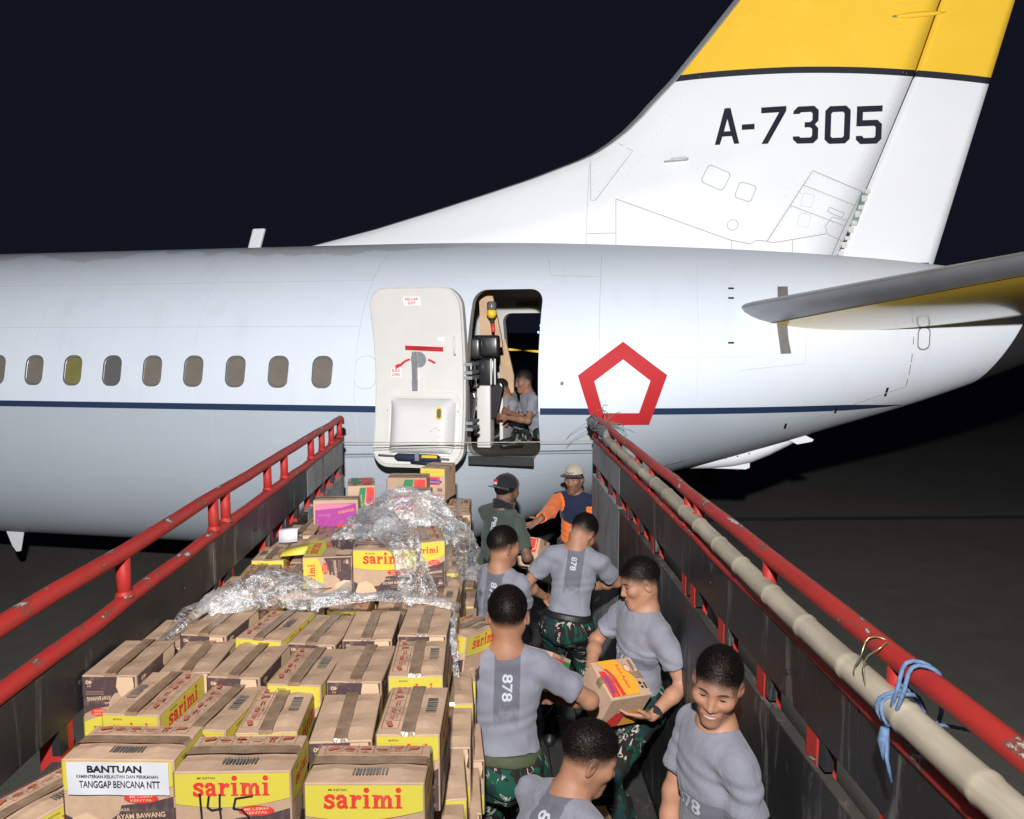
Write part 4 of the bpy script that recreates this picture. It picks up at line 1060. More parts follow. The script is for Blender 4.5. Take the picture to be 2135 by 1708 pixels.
def icons_mesh(w, h):
    L_ = Layers(); P = []; n = 6; cw = w / n
    for k in range(n):
        cx = -w / 2 + cw * (k + .5); q = h * .34
        if k == 0: P += [disc(cx - q * .4, 0, q * .5), disc(cx + q * .45, q * .3, q * .55)]
        elif k == 1: P += [box2(cx - q * .9, cx + q * .9, -q * .25, q * .05), box2(cx - q * .6, cx + q * .5, q * .25, q * .45), box2(cx - q * .5, cx + q * .7, -q * .8, -q * .6)]
        elif k == 2: P += [[(cx - q, -q * .1), (cx + q, -q * .1), (cx + q * .5, q * .6), (cx - q * .5, q * .6)], box2(cx - q * .08, cx + q * .08, -q * .9, -q * .1), box2(cx - q * .6, cx + q * .6, -q, -q * .85)]
        elif k == 3: P += [box2(cx - q, cx + q, -q * .1, q * .1), box2(cx - q * .6, cx + q * .9, -q * .6, -q * .4)]
        elif k == 4: P += [[(cx - q * .9, q * .7), (cx + q * .9, q * .7), (cx + q * .35, q * .1), (cx - q * .35, q * .1)], box2(cx - q * .4, cx - q * .15, -q, q * .1), box2(cx + q * .15, cx + q * .4, -q, q * .1)]
        else: P += [[(cx - q, -q * .6), (cx - q * .4, -q * .1), (cx + q * .5, -q * .1), (cx + q, q * .7), (cx - q * .7, q * .7)]]
    L_.polys(P, 'p_red' if False else 'p_faint', 2)
    fr_ = [box2(-w / 2 + cw * k - .0005, -w / 2 + cw * k + .0005, -h / 2, h / 2) for k in range(n + 1)] + [box2(-w / 2, w / 2, -h / 2 - .001, -h / 2), box2(-w / 2, w / 2, h / 2, h / 2 + .001)]
    L_.polys(fr_, 'p_faint', 1); return L_.mesh('handling_icons')
ICO = icons_mesh(CL * .86, .046)
def tape_mesh(l=CL, h=CH, w=.038, drop=.045, seed=0):
    rs = random.Random(seed); V = []; F = []; path = [(-l / 2 - .0028, h - drop), (-l / 2 - .0028, h - .004), (-l / 2 + .004, h + .0065)] + [(-l / 2 + l * k / 8, h + .0075 + rs.uniform(0, .0012)) for k in range(1, 8)] + [(l / 2 - .004, h + .0065), (l / 2 + .0028, h - .004), (l / 2 + .0028, h - drop)]
    for x, z in path:
        for y in (-w / 2 + rs.uniform(-.001, .001), 0, w / 2): V.append((x, y + .004 * math.sin(seed), z + (.0 if y else -.0012)))
    for i in range(len(path) - 1):
        for k in range(2): F.append((i * 3 + k, i * 3 + 3 + k, i * 3 + 4 + k, i * 3 + 1 + k))
    me = bpy.data.meshes.new('tape'); me.from_pydata(V, [], F); me.update(); me.materials.append(M['tape']); return me
TAPE = [tape_mesh(seed=k) for k in range(4)]
def place_print(me, name, parent, loc, rot):
    o = link(name, me, None, parent); o.location = loc; o.rotation_euler = rot; return o
CARTONS = []
def carton(x, y, top, yaw, label, flip=False, roll=None, group='cartons on the truck', cat='carton', tilt=(0, 0), prints=True, face=True):
    """an instant-noodle carton whose upper face centre is at (x, y, top)"""
    r = empty('carton'); k = len(CARTONS); CARTONS.append(r); tag(r, label, cat, group)
    rot = Euler((R(tilt[0]), R(tilt[1]), R(yaw)), 'XYZ').to_matrix().to_4x4()
    loc = Matrix.Translation((x, y, top))
    if flip: loc = loc @ rot @ Matrix.Rotation(math.pi, 4, 'X')
    elif roll is not None: loc = loc @ rot @ roll
    else: loc = loc @ rot @ Matrix.Translation((0, 0, -CH))
    r.matrix_world = loc
    link('carton_body', BODY[k % 7], None, r)
    o = link('tape', TAPE[k % 4], None, r)
    o = link('tape', TAPE[(k + 1) % 4], None, r); o.rotation_euler = (math.pi, 0, 0); o.location = (0, 0, CH)
    if face:
        place_print(FACE_L, 'face_print', r, (0, -CS / 2 - .0030, 0), (0, 0, 0)); place_print(FACE_L, 'face_print', r, (0, CS / 2 + .0030, 0), (0, 0, math.pi))
        place_print(FACE_S, 'end_print', r, (CL / 2 + .0030, 0, 0), (0, 0, math.pi / 2)); place_print(FACE_S, 'end_print', r, (-CL / 2 - .0030, 0, 0), (0, 0, -math.pi / 2))
    if prints:
        place_print(BAR, 'barcode', r, (.01, -.052, CH + .0085), (-math.pi / 2, 0, 0)); place_print(ICO, 'handling_icons', r, (0, .053, CH + .0085), (-math.pi / 2, 0, 0))
    return r
rj = random.Random(11)
k_ = .95; zc_ = lambda z: 4 - (4 - z) * k_
# nearest row: three cartons with their long sides to the camera
f1 = carton(-.938, 2.049, 2.9075, -2.9, 'front row carton with white paper lettered BANTUAN taped on its side')
f2 = carton(-.631, 1.984, 2.9075, -.7, 'front row carton with 145 written on it in black marker')
f3 = carton(-.290, 1.905, 2.917, -2.0, 'front row carton beside the aisle, yellow side with plain red lettering')
def paper_label():
    L_ = Layers(); n = 14; V = []; F = []; w, h = .262, .088
    for i in range(n + 1):
        for j in range(5):
            x = -w / 2 + w * i / n; z = -h / 2 + h * j / 4; V.append((x, -.0035 - .0022 * math.sin(i * .9 + j * .4) * (1 if 0 < j < 4 else .5), z))
    L_.mb.add(V, [(i * 5 + j, (i + 1) * 5 + j, (i + 1) * 5 + j + 1, i * 5 + j + 1) for i in range(n) for j in range(4)], L_.mi(M['paper']), True)
    L_.text('BANTUAN', -.008, .027, .140, .019, 'p_black', 12); L_.text('KEMENTERIAN KELAUTAN DAN PERIKANAN', -.001, .007, .210, .0085, 'p_black', 12); L_.text('TANGGAP BENCANA NTT', .004, -.014, .208, .019, 'p_black', 12)
    return L_.mesh('paper_notice')
pn = place_print(paper_label(), 'paper_notice', f1, (.004, -CS / 2 - .006, CH - .046), (0, 0, 0))
L_ = Layers()
one = ribbon([(-.068, .018), (-.066, -.030), (-.064, -.078)], .0055); four = ribbon([(-.046, .010), (-.050, -.018), (-.040, -.026), (-.015, -.022)], .0055) + ribbon([(-.019, .016), (-.020, -.02), (-.016, -.070)], .0055); five = ribbon([(.062, .010), (.020, .004), (.014, -.022), (.034, -.026), (.052, -.045), (.044, -.070), (.012, -.074)], .0055)
L_.polys(one + four + five, 'p_black', 6); place_print(L_.mesh('handwriting'), 'handwriting', f2, (-.012, -CS / 2 - .003, CH - .072), (0, 0, 0))
# second and third rows, ends to the camera
row2 = [(-1.046, 2.445, 2.860, -5.8, 0), (-.815, 2.367, 2.851, -9.0, 0), (-.630, 2.322, 2.860, 1.5, 0), (-.412, 2.268, 2.860, 2.3, 1), (-.209, 2.225, 2.898, -2.0, 0)]
nm2 = ['leftmost', 'second from left', 'middle', 'fourth from left', 'rightmost']
for (x, y, z, a, fl), nm in zip(row2, nm2):
    carton(x, y, z, a + 90 + (180 if nm == 'leftmost' else 0), '%s carton of the second row from the front%s' % (nm, ', plain brown top' if fl else ''), bool(fl), prints=not fl)
row3 = [(-1.205, 2.635, 2.898, -2.0, 1), (-1.010, 2.735, 2.860, 0, 1), (-.806, 2.650, 2.879, -6.0, 1), (-.592, 2.575, 2.885, -6.0, 0), (-.412, 2.585, 2.888, -3.0, 1), (-.225, 2.592, 2.900, .3, 0)]
nm3 = ['leftmost upside down', 'second from left', 'third from left', 'fourth from left', 'fifth from left', 'rightmost']
for (x, y, z, a, fl), nm in zip(row3, nm3):
    carton(x, y, z, a + 90 + (180 if fl else 0), '%s carton of the third row from the front' % nm, bool(fl), prints=not fl)
row4 = [(-1.02, 3.00, 2.885, -8, 1), (-.790, 2.925, 2.895, -11, 0), (-.600, 2.90, 2.885, -9, 1), (-.420, 2.885, 2.905, -.7, 1), (-.222, 2.893, 2.915, -2.0, 1)]
nm4 = ['leftmost', 'second from left', 'middle', 'fourth from left', 'rightmost']
for (x, y, z, a, fl), nm in zip(row4, nm4):
    carton(x, y, z, a + 90, '%s carton of the fourth row, just in front of the crumpled plastic strip' % nm, bool(fl), prints=not fl)
carton(-1.215, 3.02, 2.83, 88, 'carton in the fourth row squeezed against the left board wall', True, prints=False)
# farther rows behind the plastic film
ord_ = ['nearest', 'second nearest', 'third nearest', 'fourth nearest', 'fifth nearest', 'farthest']
colw = ['against the left wall', 'second from the left wall', 'third from the left wall', 'fourth from the left wall', 'fifth from the left wall', 'beside the soldiers']
for i, y in enumerate([3.27, 3.57, 3.87, 4.17, 4.47, 4.77]):
    for j in range(6):
        x = -1.205 + j * .199 + rj.uniform(-.010, .010); z = 2.768 + rj.uniform(-.02, .022) - .012 * i
        carton(x, y + rj.uniform(-.015, .015), z, 90 + rj.uniform(-5, 4) + (180 if rj.random() < .4 else 0), 'flat carton %s, %s row behind plastic strip' % (colw[j], ord_[i]), rj.random() < .25, prints=True, tilt=(rj.uniform(-2, 2), rj.uniform(-2, 2)))
# right flank of the heap: lower layers that show beside the aisle
for i, y in enumerate([2.12, 2.42, 2.73, 3.05, 3.36, 3.67, 3.98, 4.29, 4.6]):
    for lv in range(1, 4):
        carton(-.185 + rj.uniform(0, .045) + .02 * lv, y + rj.uniform(-.02, .02), 2.80 - (.05 if y > 3.2 else 0) - lv * .225, 90 + rj.uniform(-4, 4), '%s carton along the aisle flank of the heap, %s layer down' % (['nearest', 'second', 'third', 'fourth', 'fifth', 'sixth', 'seventh', 'eighth', 'farthest'][i], ['one', 'two', 'three'][lv - 1]), rj.random() < .3, prints=False)
for lv in range(1, 3):
    for j, x in enumerate((-.95, -.64, -.32)):
        carton(x, 2.02 - .02 * lv, 2.90 - .225 * lv, rj.uniform(-4, 4), 'front row carton under the %s one, %s layer down' % (['BANTUAN paper', 'hand numbered', 'right hand'][j], ['one', 'two'][lv - 1]), prints=False)
carton(-1.19, 2.10, 2.745, 62, 'lower carton tipped in the corner between front row and left wall', False)
# tilted carton slipping off the flank
carton(-.075, 3.47, 2.675, 57, 'carton slipping askew off the aisle side of the heap, yellow side showing', False, tilt=(4, 6))
# three loose cartons standing on the heap
rl_ = Matrix.Rotation(math.pi / 2, 4, 'Z') @ Matrix.Rotation(-math.pi / 2, 4, 'X')
o = carton(0, 0, 0, 0, 'loose carton lying on its side on the heap, red lettering running vertically')
o.matrix_world = Matrix.Translation((-.742, 3.70, 2.775 + CS / 2)) @ Matrix.Rotation(R(6), 4, 'Z') @ Matrix.Rotation(R(90), 4, 'Y') @ Matrix.Rotation(R(90), 4, 'Z') @ Matrix.Translation((0, 0, -CH / 2))
o.matrix_world = Matrix.Translation((-.742, 3.74, 2.778 + CS / 2)) @ Matrix.Rotation(R(5), 4, 'Z') @ Matrix(((0, 0, -1, 0), (0, 0, 0, 0), (0, 0, 0, 0), (0, 0, 0, 1))) if False else o.matrix_world
def basis(ex, ey, ez, loc): 
    m = Matrix.Identity(4); m.col[0][:3] = ex; m.col[1][:3] = ey; m.col[2][:3] = ez; m.col[3][:3] = loc; return m
# local +x (end print, outward) faces camera (-y); local +z (top) points left (-x); local +y then is z cross x
rz5 = Matrix.Rotation(R(5), 4, 'Z')
ex = Vector((0, -1, 0)); ez = Vector((-1, 0, 0)); ey = ez.cross(ex)
o.matrix_world = Matrix.Translation((-.742, 3.74, 2.786 + CS / 2)) @ rz5 @ basis(ex, ey, ez, (0, 0, 0)) @ Matrix.Translation((0, 0, -CH / 2))
carton(-.300, 3.78, 2.795 + CH, -80, 'loose upright carton on the heap right of the plastic trail, lettering readable')
carton(-.452, 3.62, 2.785 + CH, -4, 'loose upright carton on the heap left of the plastic trail, partly covered')

# other cartons at the far end
def plain_carton(name_l, x, y, top, yaw, l, s, h, layers, group='cartons on the truck', mw=None):
    r = empty('carton'); tag(r, name_l, 'carton', group)
    r.matrix_world = mw if mw is not None else Matrix.Translation((x, y, top - h)) @ Matrix.Rotation(R(yaw), 4, 'Z')
    me = carton_body(hash(name_l) % 97, l, s, h); link('carton_body', me, None, r); link('tape', tape_mesh(l, h, .04, .04, 1), None, r)
    for face, fn in layers.items():
        w = l if face in 'fb' else s; hh = h if face in 'fblr' else s; L_ = Layers(); fn(L_, l if face in 'fbtu' else s, hh)
        loc, rot = {'f': ((0, -s / 2 - .003, 0), (0, 0, 0)), 'b': ((0, s / 2 + .003, 0), (0, 0, math.pi)), 'r': ((l / 2 + .003, 0, 0), (0, 0, math.pi / 2)), 'l': ((-l / 2 - .003, 0, 0), (0, 0, -math.pi / 2)), 't': ((0, -s / 2, h + .008), (-math.pi / 2, 0, 0))}[face]
        place_print(L_.mesh('face_print'), 'face_print', r, loc, rot)
    return r
def pr_purple(L_, w, h):
    L_.polys([box2(-w * .46, w * .46, h * .08, h * .90)], 'p_purple', 0); L_.polys([[(-w * .46, h * .72), (w * .1, h * .78), (w * .40, h * .88), (-w * .46, h * .90)]], 'p_pink', 1); L_.polys([q for k in range(7) for q in ribbon([(w * (.06 + .052 * k), h * (.60 + .012 * k)), (w * (.075 + .052 * k), h * (.69 + .012 * k)), (w * (.095 + .052 * k), h * (.62 + .012 * k))], w * .010)], 'p_orange', 2); L_.polys([q for k in range(6) for q in ribbon([(w * (-.40 + .05 * k), h * .60), (w * (-.385 + .05 * k), h * .54), (w * (-.365 + .05 * k), h * .61)], w * .006)], 'p_pink', 2); L_.polys([disc(w * .20, h * .22, w * .22, h * .10)], 'p_red', 2); L_.polys([box2(-w * .40, -w * .22, h * .12, h * .24)], 'p_pink', 2)
def pr_green(L_, w, h):
    L_.polys([[(-w * .05, h * .95), (w * .18, h * .95), (w * .10, h * .5), (w * .16, h * .1), (-w * .1, h * .1), (-w * .16, h * .5)]], 'p_green', 0); L_.polys([[(w * .20, h * .95), (w * .47, h * .95), (w * .47, h * .2), (w * .3, h * .25), (w * .16, h * .55)]], 'p_red', 0); L_.text('Indomie', w * .34, h * .55, w * .36, h * .10, 'p_blue', 2, -1.45); L_.text('Ayam Spesial', w * .02, h * .5, h * .5, w * .08, 'p_tan', 2, -1.45)
def pr_indo(L_, w, h):
    L_.polys([box2(-w * .46, w * .05, h * .45, h * .90)], 'p_red', 0); L_.polys([box2(-w * .42, w * .0, h * .52, h * .86)], 'p_pink', 1); L_.text('Indomie', -w * .2, h * .68, w * .34, h * .16, 'p_blue', 2); L_.polys([box2(w * .1, w * .42, h * .80, h * .83), box2(w * .1, w * .35, h * .70, h * .73)], 'p_faint', 1)
def pr_yel(L_, w, h):
    L_.polys([box2(-w * .48, w * .48, h * .78, h * .985)], 'p_yellow', 0); L_.polys([box2(-w * .48, w * .48, h * .06, h * .22), box2(-w * .2, w * .3, h * .5, h * .74)], 'p_red', 0); L_.polys([disc(0, h * .60, w * .40, h * .07)], 'p_blue', 2); L_.text('Indomie', 0, h * .60, w * .6, h * .07, 'p_pink', 3); L_.polys([box2(w * .2, w * .4, h * .30, h * .40)], 'p_grey', 1); L_.text('MI INSTAN', 0, h * .90, w * .6, h * .05, 'p_orange', 2)
plain_carton('magenta printed carton standing by the left wall at the far end', -1.02, 5.40, 2.855, 3.9, .30, .14, .24, {'f': pr_purple})
plain_carton('carton with green and red wave print behind the magenta one', -.90, 5.72, 2.905, 8.5, .19, .30, .25, {'f': pr_green, 't': lambda L_, w, h: (L_.polys([[(-w * .3, h * .1), (0, h * .1), (-w * .1, h * .9), (-w * .4, h * .9)]], 'p_green', 0), L_.polys([[(w * .05, h * .1), (w * .4, h * .1), (w * .4, h * .9), (-w * .05, h * .9)]], 'p_red', 0))})
plain_carton('plain topped carton with green corner at the far end', -.585, 6.02, 2.895, -3, .30, .20, .25, {'f': pr_green, 'l': pr_green})
plain_carton('carton with red panel standing just before the plain topped one', -.525, 5.70, 2.850, -2, .27, .18, .24, {'f': pr_indo})
plain_carton('yellow banded carton highest and farthest on the heap', -.375, 6.30, 2.925, -14, .20, .30, .26, {'f': pr_yel, 'l': pr_yel})
for j in range(6):
    for i, y in enumerate((5.12, 5.43, 5.74, 6.05, 6.36)):
        if i > 0 and j == 0 and y > 6.2: continue
        carton(-1.20 + j * .198 + rj.uniform(-.01, .01), y, (2.70 if i == 0 else 2.60) + rj.uniform(-.015, .015), 90 + rj.uniform(-4, 4), 'low carton %s, %s row under far coloured cartons' % (colw[j], ['nearest', 'second', 'third', 'fourth', 'farthest'][i]), rj.random() < .3)
# loose flaps and a scrap of paper on the heap
def curled(name, pts, w, mat, label, cat):
    m = MB(); V = []; n = len(pts); wv = Vector(w)
    for p in pts: V += [Vector(p), Vector(p) + wv]
    m.add(V, [(2 * i, 2 * i + 2, 2 * i + 3, 2 * i + 1) for i in range(n - 1)], 0, True); o = m.build(name, mat)
    sol = o.modifiers.new('thickness', 'SOLIDIFY'); sol.thickness = .003; tag(o, label, cat); return o
curled('torn_flap', [(-.86, 3.10, 2.925), (-.84, 3.13, 2.945), (-.80, 3.16, 2.95)], (.17, .03, -.003), M['card'], 'torn carton flap lying in front of the crumpled plastic strip', 'cardboard')
curled('torn_flap', [(-1.12, 4.25, 2.775), (-1.10, 4.32, 2.80), (-1.02, 4.36, 2.81)], (.16, .05, .0), M['p_yellow'], 'opened yellow edged flap on a carton by the left wall', 'cardboard')
curled('torn_flap', [(-.93, 4.30, 2.78), (-.90, 4.38, 2.82), (-.86, 4.42, 2.80)], (.14, -.02, .02), M['card'], 'raised brown flap beside the loose side lying carton', 'cardboard')
curled('paper_scrap', [(-1.25, 4.74, 2.72), (-1.25, 4.75, 2.79), (-1.24, 4.79, 2.80)], (.11, .01, .004), M['paper'], 'scrap of white paper on a carton beside the left wall', 'paper')
# ------------------------------------------------------------ people: implicit bodies meshed with surface nets
class Grid:
    def __init__(s, lo, hi, h):
        s.h = h; s.lo = np.array(lo, np.float32); s.n = np.ceil((np.array(hi) - lo) / h).astype(int) + 1
        s.F = np.full(s.n, .5, np.float32)
        s.ax = [(s.lo[i] + h * np.arange(s.n[i])).astype(np.float32) for i in range(3)]
    def blk(s, lo, hi):
        a = np.maximum(np.floor((np.array(lo) - s.lo) / s.h).astype(int), 0); b = np.minimum(np.ceil((np.array(hi) - s.lo) / s.h).astype(int) + 1, s.n)
        if (b <= a).any(): return None, None
        sl = tuple(slice(a[i], b[i]) for i in range(3)); return sl, (s.ax[0][sl[0]][:, None, None], s.ax[1][sl[1]][None, :, None], s.ax[2][sl[2]][None, None, :])
    def put(s, sl, d, k, op='add'):
        f = s.F[sl]
        if op == 'add':
            if k > 0: hh = np.maximum(k - np.abs(f - d), 0) / k; s.F[sl] = np.minimum(f, d) - hh * hh * k * .25
            else: s.F[sl] = np.minimum(f, d)
        elif op == 'sub':
            d = -d
            if k > 0: hh = np.maximum(k - np.abs(f - d), 0) / k; s.F[sl] = np.maximum(f, d) + hh * hh * k * .25
            else: s.F[sl] = np.maximum(f, d)
    def cone(s, a, b, ra, rb, k=.03, op='add', flat=None, clip=None):
        a = np.array(a, np.float32); b = np.array(b, np.float32); r = max(ra, rb) + k + 3 * s.h
        sl, P = s.blk(np.minimum(a, b) - r, np.maximum(a, b) + r)
        if sl is None: return
        ba = b - a; L2 = float(ba @ ba) + 1e-12; px, py, pz = P[0] - a[0], P[1] - a[1], P[2] - a[2]
        t = np.clip((px * ba[0] + py * ba[1] + pz * ba[2]) / L2, 0, 1)
        qx, qy, qz = px - t * ba[0], py - t * ba[1], pz - t * ba[2]; d2 = qx * qx + qy * qy + qz * qz
        if flat is not None:
            n, f = flat; dn = qx * n[0] + qy * n[1] + qz * n[2]; d2 = d2 + dn * dn * (f * f - 1)
        d = np.sqrt(d2) - (ra + (rb - ra) * t)
        if clip is not None:
            for (c, n) in clip: d = np.maximum(d, (P[0] - c[0]) * n[0] + (P[1] - c[1]) * n[1] + (P[2] - c[2]) * n[2])
        s.put(sl, d, k, op)
    def ell(s, c, r, Rm=None, k=.03, op='add'):
        c = np.array(c, np.float32); Rm = np.eye(3) if Rm is None else Rm; m = max(r) + k + 3 * s.h
        sl, P = s.blk(c - m, c + m)
        if sl is None: return
        d = [P[i] - c[i] for i in range(3)]; q = [(d[0] * Rm[0, j] + d[1] * Rm[1, j] + d[2] * Rm[2, j]) / r[j] for j in range(3)]
        k0 = np.sqrt(q[0]**2 + q[1]**2 + q[2]**2); k1 = np.sqrt((q[0] / r[0])**2 + (q[1] / r[1])**2 + (q[2] / r[2])**2) + 1e-6
        s.put(sl, (k0 * (k0 - 1) / k1).astype(np.float32), k, op)
    def sph(s, c, r, k=.02, op='add'): s.ell(c, (r, r, r), None, k, op)
    def plane(s, c, n):
        """keep only what is below the plane (point c, outward normal n)"""
        s.F = np.maximum(s.F, ((s.ax[0] - c[0]) * n[0])[:, None, None] + ((s.ax[1] - c[1]) * n[1])[None, :, None] + ((s.ax[2] - c[2]) * n[2])[None, None, :])
    def mesh(s):
        F = s.F; S = F < 0; h = s.h
        cnt = np.zeros(np.array(S.shape) - 1, np.uint8)
        for dx in (0, 1):
            for dy in (0, 1):
                for dz in (0, 1): cnt += S[dx:S.shape[0] - 1 + dx, dy:S.shape[1] - 1 + dy, dz:S.shape[2] - 1 + dz]
        C = np.argwhere((cnt > 0) & (cnt < 8))
        if len(C) == 0: return np.zeros((0, 3)), np.zeros((0, 4), int)
        vid = np.full(cnt.shape, -1, np.int32); vid[C[:, 0], C[:, 1], C[:, 2]] = np.arange(len(C))
        acc = np.zeros((len(C), 3)); num = np.zeros(len(C))
        cor = [(0, 0, 0), (1, 0, 0), (0, 1, 0), (1, 1, 0), (0, 0, 1), (1, 0, 1), (0, 1, 1), (1, 1, 1)]
        val = [F[C[:, 0] + a, C[:, 1] + b, C[:, 2] + c] for a, b, c in cor]
        for i, j in [(0, 1), (2, 3), (4, 5), (6, 7), (0, 2), (1, 3), (4, 6), (5, 7), (0, 4), (1, 5), (2, 6), (3, 7)]:
            m = (val[i] < 0) != (val[j] < 0); t = val[i][m] / (val[i][m] - val[j][m]); a, b = np.array(cor[i]), np.array(cor[j])
            acc[m] += a + (b - a) * t[:, None]; num[m] += 1
        V = s.lo + h * (C + acc / num[:, None]); Q = []
        for ax in range(3):
            sh = [slice(None)] * 3; s2 = [slice(None)] * 3; sh[ax] = slice(0, -1); s2[ax] = slice(1, None)
            A = S[tuple(sh)]; B = S[tuple(s2)]; E = np.argwhere(A != B); o1, o2 = [(1, 2), (2, 0), (0, 1)][ax]
            E = E[(E[:, o1] > 0) & (E[:, o2] > 0) & (E[:, o1] < S.shape[o1] - 1) & (E[:, o2] < S.shape[o2] - 1)]
            fl = A[E[:, 0], E[:, 1], E[:, 2]]
            def cell(d1, d2):
                e = E.copy(); e[:, o1] -= d1; e[:, o2] -= d2; return vid[e[:, 0], e[:, 1], e[:, 2]]
            q = np.stack([cell(1, 1), cell(0, 1), cell(0, 0), cell(1, 0)], 1); q[~fl] = q[~fl][:, ::-1]; Q.append(q)
        Q = np.concatenate(Q); return V, Q[(Q >= 0).all(1)]

def skin_material(name, tone, smile=0.0, hairmask=True, beard=0.0):
    t = NT(name); at = t.n('ShaderNodeAttribute', attribute_name='hl'); sp = t.n('ShaderNodeSeparateXYZ'); t.l(at.outputs['Vector'], sp.inputs[0]); X, Y, Z = sp.outputs; ax = t.math('ABSOLUTE', X)
    v = t.coords('Object'); n = t.noise(v, 22, 5, .6); n2 = t.noise(v, 160, 3, .6)
    c = t.mix(t.step(n, .3, .7), tuple(x * .9 for x in tone), tuple(x * 1.08 for x in tone))
    front = t.step(Y, .045, .055)
    def ell(cx, cz, rx, rz, soft=.25, src=ax):
        a = t.math('DIVIDE', t.math('SUBTRACT', src, cx), rx); b = t.math('DIVIDE', t.math('SUBTRACT', Z, cz), rz)
        return t.math('MULTIPLY', t.step(t.math('ADD', t.math('MULTIPLY', a, a), t.math('MULTIPLY', b, b)), 1.0 + soft, 1.0 - soft), front)
    red = ell(.042, -.025, .022, .020, .6); c = t.mix(t.math('MULTIPLY', red, .25), c, (tone[0] * 1.08, tone[1] * .82, tone[2] * .8))
    zb = t.math('SUBTRACT', Z, t.math('MULTIPLY', t.math('MULTIPLY', t.math('SUBTRACT', ax, .030), t.math('SUBTRACT', ax, .030)), -8.0))
    a_ = t.math('DIVIDE', t.math('SUBTRACT', ax, .032), .021); b_ = t.math('DIVIDE', t.math('SUBTRACT', zb, .0245), .0042)
    brow = t.math('MULTIPLY', t.step(t.math('ADD', t.math('MULTIPLY', a_, a_), t.math('MULTIPLY', b_, b_)), 1.5, .5), front)
    c = t.mix(t.math('MULTIPLY', brow, .85), c, (.018, .013, .011))
    lipw = .024 + .007 * smile
    lips = ell(0, -.0685, lipw, .0105, .2, X); c = t.mix(t.math('MULTIPLY', lips, .65), c, (tone[0] * .78, tone[1] * .50, tone[2] * .52))
    if smile: c = t.mix(ell(0, -.0672, .0200, .0036, .25, X), c, (.60, .57, .54))
    else: c = t.mix(t.math('MULTIPLY', ell(0, -.0685, lipw, .0013, .3, X), .8), c, (tone[0] * .25, tone[1] * .2, tone[2] * .2))
    eh = .0019 if smile else .0033
    c = t.mix(ell(.032, .0022, .0155, eh * 1.75, .2), c, (.04, .026, .02)); c = t.mix(ell(.032, .0010, .0135, eh, .2), c, (.40, .37, .34)); c = t.mix(ell(.032, .0012, .0090 if smile else .0066, eh * 1.25, .2), c, (.012, .009, .008))
    if beard:
        m = t.math('MULTIPLY', t.step(Z, -.045, -.060), t.math('MULTIPLY', t.step(Z, -.125, -.11), t.step(Y, -.02, .03))); c = t.mix(t.math('MULTIPLY', t.math('MULTIPLY', m, t.step(n2, .35, .6)), beard), c, (.02, .016, .014))
        must = ell(0, -.0535, .026, .006, .3, X); c = t.mix(t.math('MULTIPLY', must, beard), c, (.02, .016, .014))
    if hairmask:
        # shaved sides: stubble above the hairline
        hl = t.math('SUBTRACT', Z, t.math('ADD', t.math('MULTIPLY', t.math('MAXIMUM', Y, 0.0), .33), t.math('MULTIPLY', t.math('MINIMUM', Y, 0.0), .42))); hl = t.math('SUBTRACT', hl, t.math('MULTIPLY', t.math('MAXIMUM', t.math('SUBTRACT', .03, ax), 0), .25))
        hl = t.math('ADD', hl, t.math('ADD', t.math('MULTIPLY', t.math('SUBTRACT', n, .5), .018), t.math('MULTIPLY', t.math('SUBTRACT', n2, .5), .030)))
        up = t.step(hl, -.016, .040); up = t.math('MULTIPLY', up, t.step(Z, -.075, -.05)); c = t.mix(t.math('MULTIPLY', up, .94), c, (.016, .014, .013))
    t.bump(n2, .12, .001)
    t.b.inputs['Subsurface Weight'].default_value = .08; t.b.inputs['Subsurface Radius'].default_value = (.012, .005, .003); t.b.inputs['Subsurface Scale'].default_value = .4
    return t.done(c, t.math('ADD', .46, t.math('MULTIPLY', n, .2)), 0, .35)
